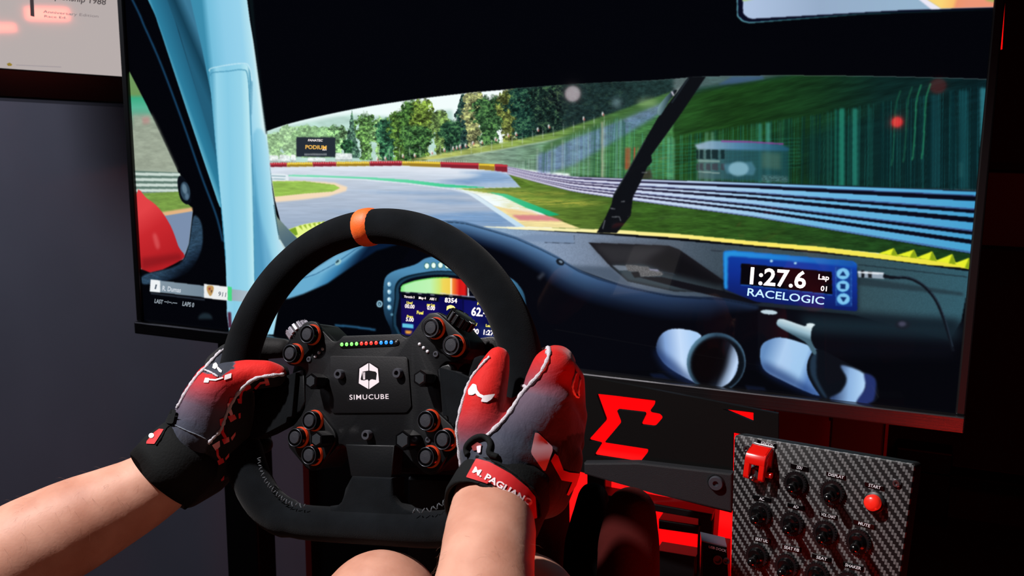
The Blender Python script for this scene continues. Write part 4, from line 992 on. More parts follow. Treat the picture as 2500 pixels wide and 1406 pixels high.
# dark padded bolster by the right knee
BL = cam_pt(1535, 1330, .93)
bm = bmesh.new()
hull(bm, [(cam_pt(1540, 1250, .93), .024), (cam_pt(1535, 1330, .92), .029), (cam_pt(1532, 1500, .90), .030)], 3)
me = remesh(bm, .004, 4, 'padded_bolster'); me.materials.append(mat('bolster_cloth', (64, 18, 16), .95, spec=.1, bump=(300, .2)))
o = bpy.data.objects.new('padded_bolster', me); C.objects.link(o); tag(o, 'dark rounded padded bolster glowing red beside the driver right knee', 'bolster')
bm = bmesh.new(); hull(bm, [(cam_pt(1448, 1215, 1.0), .016), (cam_pt(1440, 1330, .99), .026), (cam_pt(1432, 1500, .96), .026)], 3)
me = remesh(bm, .004, 4, 'pedal_boot'); me.materials.append(mat('boot_cloth', (14, 9, 9), .95, spec=.1))
o = bpy.data.objects.new('rig_padding', me); C.objects.link(o); tag(o, 'near-black padding column left of the red-lit bolster, under the right glove', 'padding')
# ------------------------------------------------------------------ steering wheel
WH = Frame((-.39959717, .66651659, CAMZ - .23397214), (.98625172, -.06175546, .15327692), (-.13097035, .2734984, .95291416), (-.10076865, -.95988796, .26165013))
sw = thing('steering_wheel', 'black suede D-shaped racing steering wheel with an orange top marker and lit button plate', 'steering wheel', WH.M)
Z1 = Zf(640, 740, 3.0567); Z3 = Zf(1000, 740, 8.79); Z4 = Zf(680, 760, 8.79); Z5 = Zf(680, 960, 7.03); Z6 = Zf(960, 960, 7.03); Z7 = Zf(540, 1060, 4.064); Z8 = Zf(540, 860, 5.858)
wp = lambda pts, w=0.: [WH.px(x, y, w) for x, y in pts]
# rim path: round over the top and sides, flattened at the bottom
R0 = .1425
arc = [(R0 * math.cos(math.radians(t)), R0 * math.sin(math.radians(t))) for t in np.linspace(-6, 186, 56)]
left_pts = [(-.1368, -.030), (-.1295, -.050), (-.1200, -.0685), (-.1065, -.0850), (-.0885, -.0955), (-.066, -.0998), (-.035, -.1005), (0, -.1005)]
right_pts = [(-x, y) for x, y in left_pts[::-1]][1:]
ctrl = arc + left_pts + right_pts
path = cr(ctrl, 3, True)
N_ = len(path)
rad = []
for u, v in path:
    a_ = math.degrees(math.atan2(v, u)); side = max(0, 1 - abs(abs(a_ if abs(a_) <= 90 else 180 - abs(a_))) / 55) if True else 0
    top = max(0, 1 - abs(a_ - 90) / 60)
    rad.append(.0150 + .0016 * side - .0004 * top + (.0012 if (v < -.04 and abs(u) > .08) else -.0008 if v < -.08 else 0))
bm = tube([(u, v, 0) for u, v in path], rad, 22, True, 1., (0, 0, 1))
obj('rim', bm, M_SUEDE, sw, True)
# orange marker band
mu, mv = WH.px(884, 556, .008); ma = math.atan2(mv, mu)
ring = [(R0 * math.cos(ma + t), R0 * math.sin(ma + t), 0) for t in np.linspace(.052, -.052, 7)]
obj('top_marker', tube(ring, [.0145, .0157, .0160, .0160, .0160, .0157, .0145], 28, False, 1., (0, 0, 1)), M_ORANGE, sw, 50)
# thumb pads between rim and plate
padL = rounded(Z8((1068, 282), (860, 362), (655, 480), (520, 700), (430, 950), (408, 1200), (420, 1248), (600, 1178), (930, 1005), (940, 930), (1010, 920)), 3)
M_SPOKE = mat('spoke_metal', (16, 19, 22), .42, .4, bump=(600, .05))
def pad(poly, name='thumb_pad', m=M_SUEDE, w0=-.012, w1=.006, bev=.005):
    return obj(name, prism(poly, w0, w1, bev, 3), m, sw, 50)
pL = wp(padL, .006); pad(pL)
pad([(-x, y) for x, y in pL][::-1])
spL = wp(Z8((1066, 275), (1180, 240), (1200, 700), (1130, 850), (1035, 890), (1040, 560)), .002)
pad(spL, 'side_spoke', M_SPOKE, -.008, .002, .0012)
spR = wp(Zf(1060, 880, 7.03)((60, 150), (130, 90), (240, 60), (290, 110), (340, 640), (350, 890), (240, 940), (130, 850), (90, 500)), .001)
pad(spR, 'side_spoke', M_SPOKE, -.008, .001, .0012)
# filler from pads to the rim
def joiner(sgn):
    q = [(sgn * .094, .034), (sgn * .14, .028), (sgn * .139, -.012), (sgn * .115, -.022), (sgn * .09, -.008)]
    return pad(rounded(q if sgn > 0 else q[::-1], .012, 5), 'grip_web', M_SUEDE, -.013, .002, .006)
joiner(1); joiner(-1)
# lower spoke
ls_ = wp(Z7((1285, 415), (1690, 432), (1692, 600), (1725, 690), (1800, 745), (1900, 772), (1900, 850), (1060, 850), (1060, 715), (1130, 715), (1180, 670), (1235, 540)), .008)
pad(ls_, 'lower_spoke', M_SUEDE, -.010, .008, .005)
pad(wp(Z7((1230, 100), (1720, 110), (1692, 432), (1660, 445), (1300, 430), (1282, 410)), .005), 'lower_spoke_plate', M_SPOKE, -.008, .005, .0012)
# hub plate
plate_px = Z1((332, 136), (395, 150), (432, 186), (524, 282), (552, 288), (578, 272), (602, 244), (1030, 229), (1050, 248), (1080, 260), (1112, 236), (1196, 118), (1242, 75), (1312, 67), (1382, 104), (1522, 268), (1532, 340), (1492, 410), (1440, 440), (1372, 434), (1328, 470), (1311, 512), (1322, 640), (1344, 790), (1420, 870), (1500, 960), (1520, 1030), (1440, 1130), (1300, 1270), (1250, 1284), (1205, 1268), (1110, 1170), (1035, 1088), (1000, 1066), (962, 1100), (638, 1097), (612, 1062), (585, 1050), (560, 1062), (545, 1090), (470, 1180), (420, 1240), (372, 1252), (330, 1236), (200, 1080), (184, 1010), (220, 930), (290, 840), (318, 780), (322, 520), (300, 480), (250, 470), (200, 462), (168, 430), (160, 380), (180, 330), (250, 235), (296, 160))
pp = wp(rounded(plate_px, 4, 2), .001)
obj('hub_plate', prism(pp, -.004, .001, .0008), M_PLATE, sw, 40)
def shrink(poly, k):
    c = np.mean(np.array(poly), 0); return [tuple(c + (np.array(p) - c) * k) for p in poly]
obj('electronics_housing', prism(shrink(pp, .985), -.030, -.004, .003), M_PLATE, sw, 40)
# raised pods
pods = [Z4((180, 800), (120, 760), (330, 480), (560, 250), (690, 205), (800, 225), (880, 320), (900, 480), (860, 600), (500, 1010), (420, 1090), (260, 1120), (130, 1060), (80, 900)),
        Z3((300, 330), (420, 225), (560, 200), (660, 250), (1160, 720), (1205, 850), (1180, 1020), (1060, 1150), (900, 1190), (800, 1160), (300, 680), (235, 560), (245, 420)),
        Z5((545, 275), (620, 268), (690, 300), (950, 640), (985, 740), (960, 850), (690, 1290), (600, 1325), (520, 1310), (440, 1240), (165, 880), (140, 780), (170, 650), (440, 330)),
        Z6((560, 265), (640, 255), (720, 290), (1010, 560), (1090, 700), (1080, 860), (760, 1330), (640, 1385), (540, 1370), (430, 1290), (330, 1160), (250, 1060), (230, 900), (300, 700), (400, 420))]
for q in pods:
    obj('button_pod', prism(wp(rounded(q, 8, 3), .004), .0009, .004, .0012), M_POD, sw, 40)
# centre badge plate
bp_ = rounded(Z1((502, 400), (520, 392), (1066, 400), (1084, 412), (1112, 772), (1080, 814), (1060, 818), (530, 822), (500, 790)), 3, 2)
obj('badge_plate', prism(wp(bp_, .0024), .0009, .0024, .0005), mat('badge_plate', (11, 12, 15), .5, .1, spec=.3, bump=(700, .05)), sw, 40)
LW = .0026
def flat(name, polys, m, w, th=.0004):
    for q in polys: obj(name, prism(wp(q, w), w - th, w), m, sw)
hx = [Z1((793, 447), (793, 503), (748, 511), (735, 566), (738, 574), (760, 577), (786, 570), (794, 582), (793, 641), (721, 598), (727, 488)),
      Z1((800, 447), (863, 489), (872, 590), (799, 641), (799, 582), (808, 571), (820, 568), (850, 574), (856, 524), (846, 511), (800, 503))]
flat('helmet_logo', hx, M_WHITE, LW)
for k in range(3): flat('logo_stripe', [Z1((748 + k * 8, 514), (752 + k * 8, 514), (758 + k * 5, 570), (754 + k * 5, 570))], M_WHITE, LW)
obj('logo_backing', prism(wp(rounded(Z1((790, 434), (874, 480), (882, 598), (800, 652), (700, 602), (716, 482)), 2), .0024), .0018, .00245), mat('logo_backing', (8, 7, 12), .4), sw)
obj('name_backing', prism(wp(rounded(Z1((648, 668), (950, 664), (952, 730), (632, 734)), 3), .0024), .0018, .00245), mat('logo_backing', (8, 7, 12), .4), sw)
acc = ([], []); add_text(acc, WH, 'SIMUCUBE', Z1((652, 720))[0], Z1((944, 714))[0], 12.4, LW, .007); obj('badge_lettering', acc, M_WHITE, sw)
# light bar
lb = obj('light_bar', prism(wp(rounded(Z1((580, 292), (1012, 270), (1026, 290), (1018, 312), (1002, 318), (590, 338), (578, 322)), 3), .0016), .0009, .0016, .0004), mat('light_bar', (6, 7, 8), .2), sw)
GL = mat('green_led', (40, 120, 40), .3, emit=(130, 250, 110), es=1.5); RL = mat('red_led', (120, 20, 20), .3, emit=(255, 60, 50), es=1.4); BLU = mat('blue_led', (20, 60, 140), .3, emit=(40, 140, 255), es=1.4); OFF = mat('unlit_led', (60, 62, 66), .3)
leds = [(593, 308), (629, 307), (666, 305), (703, 303), (740, 301), (775, 300), (812, 298), (849, 296), (886, 295), (924, 293), (962, 292), (1000, 291)]
for i, p in enumerate(leds):
    u, v = WH.px(*Z1(p)[0], .002)
    m_ = GL if i < 4 else RL if i < 8 else BLU if i < 11 else OFF
    obj('led', lathe([(.0016, .0014), (.0016, .0019), (.0011, .0024), (0, .0026)], (u, v, 0), seg=12, cap=False), m_, lb, True)
for p in Z4((932, 806), (856, 886), (778, 968)) + Z3((203, 880), (288, 958), (374, 1038)):
    u, v = WH.px(*p, .002)
    obj('indicator_dot', lathe([(.0014, .0008), (.0014, .0016), (.0009, .0021), (0, .0023)], (u, v, 0), seg=12, cap=False), M_GREYDOT, sw, True)
# screws
def screw(p, r, h, w0):
    u, v = WH.px(*p, w0 + h)
    s = obj('screw', lathe([(0, w0), (r, w0), (r, w0 + h * .8), (r * .88, w0 + h), (r * .5, w0 + h), (r * .42, w0 + h * .55), (0, w0 + h * .55)], (u, v, 0), seg=24, cap=False), M_DSTEEL, sw, 35)
    obj('socket', lathe([(0, w0 + h * .6), (r * .4, w0 + h * .6), (0, w0 + h * .62)], (u, v, 0), seg=6, cap=False), M_BLACK, s)
for p in Z1((562, 530), (1000, 522), (768, 985)): screw(p, .0041, .005, .002)
for p in Z4((640, 1030)) + Z3((552, 1095)) + Z6((590, 800)): screw(p, .0024, .0012, .001 if p[1] < 1000 else .004)
# push buttons
btn = [Z4((595, 490))[0], Z4((225, 900))[0], Z3((440, 525))[0], Z3((875, 900))[0], Z5((515, 470))[0], Z5((265, 760))[0], Z5((505, 1065))[0], Z6((545, 470))[0], Z6((835, 800))[0], Z6((545, 1095))[0]]
for p in btn:
    u, v = WH.px(*p, .0125); w0 = .004
    b_ = obj('push_button', lathe([(0, w0), (.0079, w0), (.0079, w0 + .0062), (.0072, w0 + .0076), (.0060, w0 + .0076), (.0056, w0 + .0055), (0, w0 + .0055)], (u, v, 0), seg=36, cap=False), M_GLOSS, sw, 40)
    obj('glow_ring', lathe([(.0078, w0), (.0088, w0), (.0088, w0 + .0010), (.0083, w0 + .0024), (.0078, w0 + .0024)], (u, v, 0), seg=36, cap=False), M_ORING, b_, 40)
    obj('chrome_edge', lathe([(.0071, w0 + .0072), (.0075, w0 + .0074), (.0073, w0 + .0079), (.0069, w0 + .0078), (.0071, w0 + .0072)], (u, v, 0), seg=36, cap=False), mat('button_edge', (86, 90, 98), .32, .8), b_, True)
    obj('button_cap', lathe([(.0052, w0 + .005), (.0052, w0 + .0078), (.0047, w0 + .0084), (0, w0 + .0086)], (u, v, 0), seg=30, cap=False), M_CAP, b_, 40)
# hexagonal rotary knobs
for p, h, r in ((Z1((362, 582))[0], .015, .0066), (Z1((1176, 560))[0], .015, .0066), (Z5((648, 792))[0], .017, .0068), (Z6((158, 806))[0], .018, .0078)):
    u, v = WH.px(*p, .003 + h)
    k_ = obj('rotary_knob', lathe([(0, .002), (r * .9, .002), (r * .9, .005), (r * .98, .006), (r, .002 + h), (r * .92, .003 + h), (0, .003 + h)], (u, v, 0), seg=6, cap=False, rot=.5), M_GLOSS, sw)
    obj('knob_face', lathe([(0, .003 + h), (r * .72, .003 + h), (r * .68, .0034 + h), (0, .0034 + h)], (u, v, 0), seg=6, cap=False, rot=.5), mat('knob_face', (38, 42, 46), .4), k_)
# knurled side knobs on the upper pods
def knurl(a, b_, ln, name, m):
    pa, pb = (np.array(WH.px(*q, -.002)) for q in (a, b_)); c = (pa + pb) / 2; d = pb - pa; r = np.linalg.norm(d) / 2 * .92
    ax = np.array([-d[1], d[0]]); ax /= np.linalg.norm(ax)
    if ax @ c < 0: ax = -ax
    c = c - ax * .004
    k_ = obj(name, lathe([(0, 0), (r * .8, 0), (r * .8, ln * .9), (r * .7, ln), (0, ln)], (c[0], c[1], -.004), (ax[0], ax[1], 0), 24, cap=False), M_BLACK, sw, 40)
    for j in range(14):
        t = 2 * PI * j / 14; A = Vector((ax[0], ax[1], 0)); X = Vector((0, 0, 1)); Y = A.cross(X)
        rd = X * math.cos(t) + Y * math.sin(t); tg = A.cross(rd)
        Mx = Matrix(((rd.x, tg.x, A.x, c[0]), (rd.y, tg.y, A.y, c[1]), (rd.z, tg.z, A.z, -.004), (0, 0, 0, 1)))
        obj('knob_tooth', add_box(bmesh.new(), (r * .88, 0, ln * .5), (r * .22, r * .27, ln * .9), Mx, .0004), m, k_)
knurl(Z4((220, 610))[0], Z4((570, 215))[0], .0075, 'side_knob', mat('grey_knurl', (168, 166, 178), .3, .3))
knurl(Z3((850, 180))[0], Z3((1330, 560))[0], .0085, 'side_knob', mat('black_knurl', (22, 22, 24), .35))
# stitching along the inside of the lower corners
bm = bmesh.new()
for sgn in (-1, 1):
    q = cr([(sgn * abs(p[0]), p[1]) for p in wp(Z7((370, 235), (385, 330), (430, 450), (500, 540), (590, 630), (690, 690), (840, 715)), .014)], 8)
    for i in range(0, len(q) - 2, 2):
        a, c = Vector((*q[i], .0128)), Vector((*q[i + 1], .0136)); n = (c - a).cross(Vector((0, 0, 1))).normalized() * .0016 * (1 if (i // 2) % 2 else -1)
        add_tube(bm, [a + n, (a + c) / 2 + Vector((0, 0, .0006)), c - n], .00045, 5)
st_ = obj('stitching', bm, mat('grey_thread', (78, 84, 90), .8), sw); st_['kind'] = 'stuff'
# shift paddles behind the plate
for s in (-1, 1):
    q = rounded([(s * .045, .045), (s * .100, .050), (s * .108, .020), (s * .050, .000)], .006)
    obj('shift_paddle', prism(q if s > 0 else q[::-1], -.036, -.033, .0008), M_ALU, sw, 40)

# wheel base with its quick release shaft
wb = thing('wheel_base', 'black direct-drive motor housing behind the steering wheel', 'motor', WH.M)
obj('quick_release', lathe([(0, -.115), (.028, -.115), (.028, -.07), (.034, -.066), (.034, -.034), (.030, -.031), (0, -.031)], seg=32, cap=False), M_ALU, wb, 40)
obj('motor_body', box((-.012, -.012, -.22), (.10, .11, .21), .006), M_BLACK, wb)
for u, v in ((-.05, .032), (.028, .032), (-.05, -.055), (.028, -.055)):
    obj('motor_bolt', lathe([(0, -.115), (.005, -.115), (.005, -.111), (0, -.111)], (u, v, 0), seg=16, cap=False), M_DSTEEL, wb, 40)
obj('base_bracket', box((-.005, -.20, -.22), (.10, .26, .16), .004), M_ALU, wb)
# ------------------------------------------------------------------ switch panel
BXS = .85
BX = Frame(EYE + Vector((-.11837461, .94372029, -.35259014)) * BXS, (.95072286, -.30946306, .01893838), (.04421588, .19579071, .97964838), (-.30687294, -.93053674, .19982588))
sb = thing('switch_panel', 'carbon fibre switch panel with toggles, red start button and red covered ignition switch', 'switch panel', BX.M)
Y1 = Zf(1760, 1030, 3.378)
bx = lambda pts, w=0.: [BX.px(x, y, w) for x, y in pts]
mc = bpy.data.materials.new('carbon_weave'); mc.use_nodes = True; nt = mc.node_tree; b = nt.nodes['Principled BSDF']
b.inputs['Roughness'].default_value = .42; b.inputs['Coat Weight'].default_value = .25; b.inputs['Coat Roughness'].default_value = .12; b.inputs['Specular IOR Level'].default_value = .5
tc = nt.nodes.new('ShaderNodeTexCoord'); sep = nt.nodes.new('ShaderNodeSeparateXYZ'); nt.links.new(tc.outputs['Object'], sep.inputs[0])
def mth(op, a, b2=None):
    n = nt.nodes.new('ShaderNodeMath'); n.operation = op
    for i, q in enumerate((a, b2)):
        if q is None: continue
        if isinstance(q, (int, float)): n.inputs[i].default_value = q
        else: nt.links.new(q, n.inputs[i])
    return n.outputs[0]
CW = .00215
gu = mth('DIVIDE', sep.outputs['X'], CW); gv = mth('DIVIDE', sep.outputs['Y'], CW)
fu = mth('FLOOR', gu); fv = mth('FLOOR', gv)
tw = mth('FLOORED_MODULO', mth('ADD', fu, fv), 4.0) if False else mth('MODULO', mth('ADD', mth('ADD', fu, fv), 4000.0), 4.0)
on = mth('LESS_THAN', tw, 1.5)
# rounded tow cells: darker gaps between the tows
eu = mth('ABSOLUTE', mth('SUBTRACT', mth('FRACT', gu), .5)); ev = mth('ABSOLUTE', mth('SUBTRACT', mth('FRACT', gv), .5))
cell = mth('LESS_THAN', mth('MAXIMUM', eu, mth('MULTIPLY', ev, .9)), .41)
fac = mth('MULTIPLY', on, cell)
mx = nt.nodes.new('ShaderNodeMix'); mx.data_type = 'RGBA'
mx.inputs[6].default_value = (.0025, .0025, .003, 1); mx.inputs[7].default_value = (.125, .13, .132, 1)
nt.links.new(fac, mx.inputs[0]); nt.links.new(mx.outputs[2], b.inputs['Base Color'])
face_px = Y1((112, 110), (330, 84), (1590, 345), (1600, 372), (1330, 1600), (1300, 1900), (60, 1900), (82, 1240))
pc = [BX.px(*p) for p in [(1792, 1064), (1858, 1054), (2228, 1131), (2234, 1140)]]
tl, tr = np.array(BX.px(1793, 1060)), np.array(BX.px(2233, 1133)); bl, br = np.array(BX.px(1783.5, 1406)), np.array(BX.px(2196, 1406))
ext = 1.45
bl2 = tl + (bl - tl) * ext; br2 = tr + (br - tr) * ext * .96
facep = rounded([tuple(bl2), tuple(br2), tuple(tr), tuple(tl)], .004, 4)
obj('carbon_face', prism(facep, -.003, 0, .0006), mc, sb, 40)
obj('panel_box', prism(shrink(facep, 1.006), -.016, -.003, .002), mat('box_black', (7, 7, 8), .55), sb, 40)
# mounting arm behind
obj('mounting_arm', add_box(bmesh.new(), ((tl[0] + tr[0]) / 2, (tl[1] + bl2[1]) / 2 - .05, -.09), (.04, .04, .15), None, .002), M_BLACK, sb)
for p in Y1((216, 222), (1452, 505)):
    u, v = BX.px(*p); s = obj('screw', lathe([(0, 0), (.0034, 0), (.0034, .0012), (.0026, .0024), (.0014, .0024), (.0012, .0010), (0, .0010)], (u, v, 0), seg=20, cap=False), M_STEEL, sb, 35)
M_BOOT = mat('toggle_boot', (12, 12, 14), .3)
sws = [(622, 505, 'DDU', (575, 338), (720, 372)), (925, 580, 'DISPLAY', (870, 405), (1030, 440)), (328, 760, 'AC.', (265, 598), (410, 628)), (592, 838, 'AC+', (548, 662), (690, 696)), (865, 912, 'VOL CHAT', (812, 735), (960, 770)), (1140, 985, 'MUTE', (1092, 800), (1270, 848)), (305, 1100, 'SEAT U/D', (270, 938), (405, 968)), (548, 1185, 'SEAT F/B', (505, 1005), (660, 1042)), (798, 1258, 'SEAT', (750, 1082), (910, 1122)), (1060, 1335, 'SHAKER', (1005, 1150), (1175, 1192)), (290, 1440, None, 0, 0), (520, 1520, None, 0, 0), (760, 1600, None, 0, 0)]
def toggle(p, down=True):
    u, v = BX.px(*p)
    t = obj('toggle_switch', lathe([(0, 0), (.0098, 0), (.0098, .0022), (.0090, .0032), (0, .0032)], (u, v, 0), seg=32, cap=False), M_BOOT, sb, 40)
    bm = bmesh.new()
    for j in range(30):
        a = 2 * PI * j / 30; add_box(bm, (0, 0, 0), (.0014, .0010, .0016), Matrix.Translation((u + .0092 * math.cos(a), v + .0092 * math.sin(a), .0026)) @ Matrix.Rotation(a, 4, 'Z'))
    k = obj('knurled_rim', bm, M_BOOT, t); k['kind'] = 'stuff'
    obj('bushing', lathe([(0, .003), (.0070, .003), (.0066, .0044), (.0056, .0052), (.0050, .0068), (.0, .0072)], (u, v, 0), seg=24, cap=False), M_GLOSS, t, 40)
    ax = Vector((.27, -.16, 1)).normalized()
    obj('lever', lathe([(0, 0), (.0026, 0), (.0026, .006), (.0034, .011), (.0037, .0145), (.0026, .017), (0, .0176)], (u, v, .005), tuple(ax), 18, cap=False), M_GLOSS, t, True)
M_LBL = mat('label_plate', (5, 5, 6), .14)
for x, y, s, a, c in sws:
    toggle(Y1((x, y))[0])
    if not s: continue
    (ax_, ay_), (cx_, cy_) = Y1(a, c)
    d = np.array([cx_ - ax_, cy_ - ay_]); n = np.array([-.06, 1.]) * 11.5
    q = [(ax_, ay_), (cx_, cy_), (cx_ + n[0], cy_ + n[1]), (ax_ + n[0], ay_ + n[1])]
    lpz = obj('label_plate', prism(bx(rounded(q, 2, 2), .001), 0, .001, .0003), M_LBL, sb)
    tlen = min(.8, .115 * len(s) + .08) if len(s) > 3 else .3
    m0 = np.array([ax_, ay_]) + d * (.5 - tlen / 2) + n * .86; m1 = np.array([ax_, ay_]) + d * (.5 + tlen / 2) + n * .86
    acc = ([], []); add_text(acc, BX, s, m0, m1, 7.6, .0012, .012); obj('label_lettering', acc, M_WPAINT, lpz)
# start label and button
for s, a, c in (('START', (1185, 490), (1345, 530)), ('IGNITION', (300, 140), (455, 180))):
    (ax_, ay_), (cx_, cy_) = Y1(a, c); d = np.array([cx_ - ax_, cy_ - ay_]); n = np.array([-.05, 1.]) * 11.5
    q = [(ax_, ay_), (cx_, cy_), (cx_ + n[0], cy_ + n[1]), (ax_ + n[0], ay_ + n[1])]
    lpz = obj('label_plate', prism(bx(rounded(q, 2, 2), .001), 0, .001, .0003), M_LBL, sb)
    m0 = np.array([ax_, ay_]) + d * .2 + n * .86; m1 = np.array([ax_, ay_]) + d * .82 + n * .86
    acc = ([], []); add_text(acc, BX, s, m0, m1, 7.8, .0012, .012); obj('label_lettering', acc, M_WPAINT, lpz)
u, v = BX.px(*Y1((1243, 668))[0], .008)
stb = obj('start_button', lathe([(0, 0), (.0082, 0), (.0082, .003), (.0070, .004), (0, .004)], (u, v, 0), seg=28, cap=False), M_BLACK, sb, 40)
obj('red_button_cap', lathe([(.0062, .003), (.0063, .0075), (.0056, .0093), (.0034, .0106), (0, .0110)], (u, v, 0), seg=28, cap=False), mat('button_red', (235, 40, 28), .3, emit=(235, 40, 24), es=.25), stb, True)
# ignition switch under its red flip cover
u, v = BX.px(*Y1((300, 430))[0], .002)
ig = obj('ignition_switch', lathe([(0, 0), (.0078, 0), (.0078, .002), (.0064, .003), (.0064, .006), (.0046, .0066), (.0046, .009), (0, .009)], (u, v, 0), seg=24, cap=False), M_STEEL, sb, 40)
M_GUARD = mat('guard_red', (214, 22, 14), .22, coat=.4)
fu0, fv0 = BX.px(*Y1((285, 322))[0], .0135)      # middle of the cover's front lip
def cheek(bm, poly, u0, u1, bev=.0005):
    t = bmesh.new(); add_prism(t, poly, u0, u1, bev)
    for q in t.verts: q.co = Vector((fu0 + q.co.z, fv0 + q.co.x, q.co.y))
    me = bpy.data.meshes.new('t'); t.to_mesh(me); t.free(); bm.from_mesh(me); bpy.data.meshes.remove(me)
bm = bmesh.new(); gw = .0088
cheek(bm, rounded([(.0105, .0012), (.0125, .0042), (.0055, .0135), (.001, .0152), (-.0035, .0150), (-.0035, .0120), (.0020, .0112), (.0085, .0030)], .0016, 4), -gw, gw)
for s_ in (-1, 1):
    a0, a1 = sorted((s_ * gw, s_ * (gw - .0044)))
    cheek(bm, rounded([(.002, .0150), (-.0145, .0148), (-.0162, .0125), (-.0150, .0100), (.002, .0105)], .0014, 4), a0, a1)
    a0, a1 = sorted((s_ * gw, s_ * (gw - .0016)))
    cheek(bm, rounded([(.0105, .0012), (.0125, .0042), (.0055, .0135), (-.010, .0148), (-.0135, .0108), (-.006, .006), (-.003, .0012)], .001, 3), a0, a1)
obj('flip_cover', bm, M_GUARD, ig, 40)
obj('cover_base', add_box(bmesh.new(), (fu0, fv0 + .004, .0006), (.019, .018, .0012), None, .0004), mat('guard_base', (150, 150, 152), .3, .9), ig)
obj('bat_lever', lathe([(0, 0), (.0018, 0), (.0024, .006), (.0016, .008), (0, .0084)], (u, v, .006), (0, -.5, 1), 16, cap=False), M_STEEL, ig, True)
obj('pivot_pin', lathe([(0, 0), (.0026, 0), (.0026, .005), (0, .005)], (fu0 + gw - .001, fv0 - .010, .007), (1, 0, 0), 16, cap=False), M_GUARD, ig, 40)
# ------------------------------------------------------------------ the driver
cp = cam_pt
SKIN = bpy.data.materials.new('skin'); SKIN.use_nodes = True
nt = SKIN.node_tree; b = nt.nodes['Principled BSDF']
b.inputs['Roughness'].default_value = .55; b.inputs['Specular IOR Level'].default_value = .35
b.inputs['Subsurface Weight'].default_value = .12; b.inputs['Subsurface Radius'].default_value = (.012, .004, .002); b.inputs['Subsurface Scale'].default_value = .6
tc = nt.nodes.new('ShaderNodeTexCoord'); n1 = nt.nodes.new('ShaderNodeTexNoise'); n1.inputs['Scale'].default_value = 26; n1.inputs['Detail'].default_value = 5
rp_ = nt.nodes.new('ShaderNodeValToRGB'); rp_.color_ramp.elements[0].position = .3; rp_.color_ramp.elements[1].position = .72
rp_.color_ramp.elements[0].color = (*lin((182, 126, 104)), 1); rp_.color_ramp.elements[1].color = (*lin((212, 160, 138)), 1)
n2 = nt.nodes.new('ShaderNodeTexNoise'); n2.inputs['Scale'].default_value = 420; n2.inputs['Detail'].default_value = 3
bp2 = nt.nodes.new('ShaderNodeBump'); bp2.inputs['Strength'].default_value = .12; bp2.inputs['Distance'].default_value = .001
for x in ((tc.outputs['Object'], n1.inputs['Vector']), (tc.outputs['Object'], n2.inputs['Vector']), (n1.outputs['Fac'], rp_.inputs['Fac']), (rp_.outputs['Color'], b.inputs['Base Color']), (n2.outputs['Fac'], bp2.inputs['Height']), (bp2.outputs['Normal'], b.inputs['Normal'])): nt.links.new(*x)

bm = bmesh.new()
def chain(pts):
    for a, c in zip(pts, pts[1:]): hull(bm, [a, c], 3)
LW_, LE, LS = cp(430, 1140, .845), cam_co(-.49, .29, .76), cam_co(-.49, .20, .48)
chain([(cp(470, 1085, .85), .024), (cp(405, 1166, .845), .0285), (cp(330, 1212, .835), .0325), (cp(180, 1285, .82), .0405), (cp(60, 1345, .805), .043), (LE, .040), (LE.lerp(LS, .4), .046), (LS, .058)])
RE, RS = cam_co(-.030, .285, .475), cam_co(-.14, .20, .22)
chain([(cp(1212, 1150, .685), .025), (cp(1203, 1240, .672), .0290), (cp(1196, 1310, .64), .0310), (cp(1186, 1400, .605), .0305), (cp(1160, 1700, .54), .040), (RE, .040), (RE.lerp(RS, .4), .045), (RS, .056)])
NK = LS.lerp(RS, .5)
PEL = NK + CD * .47 + CF * .06
hull(bm, [(LS, .05), (RS, .05), (NK + CD * .12 - CF * .02, .10)], 3)
hull(bm, [(LS.lerp(NK, .35) + CD * .06, .075), (RS.lerp(NK, .35) + CD * .06, .075), (NK + CD * .33, .11)], 3)
hull(bm, [(NK + CD * .33, .11), (PEL + (LS - RS).normalized() * .07, .11), (PEL - (LS - RS).normalized() * .07, .11)], 3)
LK, RK = cp(930, 1497, .76), cp(1276, 1497, .735)
for hip, k, sh in ((PEL + (LS - RS).normalized() * .08, LK, .0), (PEL - (LS - RS).normalized() * .08, RK, .0)):
    chain([(hip, .09), (hip.lerp(k, .55), .070), (k, .049 if k is LK else .043)])
    ank = k + CF * .13 + CD * .37
    chain([(k, .046), (k.lerp(ank, .35), .047), (ank, .034)])
body = remesh(bm, .0055, 10, 'person'); body.materials.append(SKIN)
person = bpy.data.objects.new('person', body); C.objects.link(person)
tag(person, 'driver with bare forearms and knees gripping the steering wheel in red and black gloves', 'person')

# fine dark hair on the forearms
hv, hf = [], []; rh = random.Random(5); cand = []
for pl_ in body.polygons:
    x, y, d = to_px(pl_.center)
    if d > .3 and pl_.normal.dot(CF) < .25 and ((-150 < x < 360 and y > 1050) or (1060 < x < 1320 and 1300 < y < 1600 and d < .68)): cand.append(pl_)
for k in range(620):
    pl_ = rh.choice(cand); n = pl_.normal.copy(); c = pl_.center + Vector((rh.uniform(-1, 1), rh.uniform(-1, 1), rh.uniform(-1, 1))) * .0025
    c -= n * (c - pl_.center).dot(n)
    g = (CD * .6 + CR * rh.uniform(-.7, .7) - n * (CD * .6).dot(n)).normalized(); L = rh.uniform(.004, .009); sd = n.cross(g) * .000035
    p1 = c + g * L * .5 + n * L * .28; p2 = c + g * L + n * L * .25; i = len(hv)
    hv += [c - sd, c + sd, c + n * .00005, p1 - sd * .8, p1 + sd * .8, p1 + n * .00005, p2]
    hf += [(i, i + 1, i + 4, i + 3), (i + 1, i + 2, i + 5, i + 4), (i + 2, i, i + 3, i + 5), (i + 3, i + 4, i + 6), (i + 4, i + 5, i + 6), (i + 5, i + 3, i + 6)]
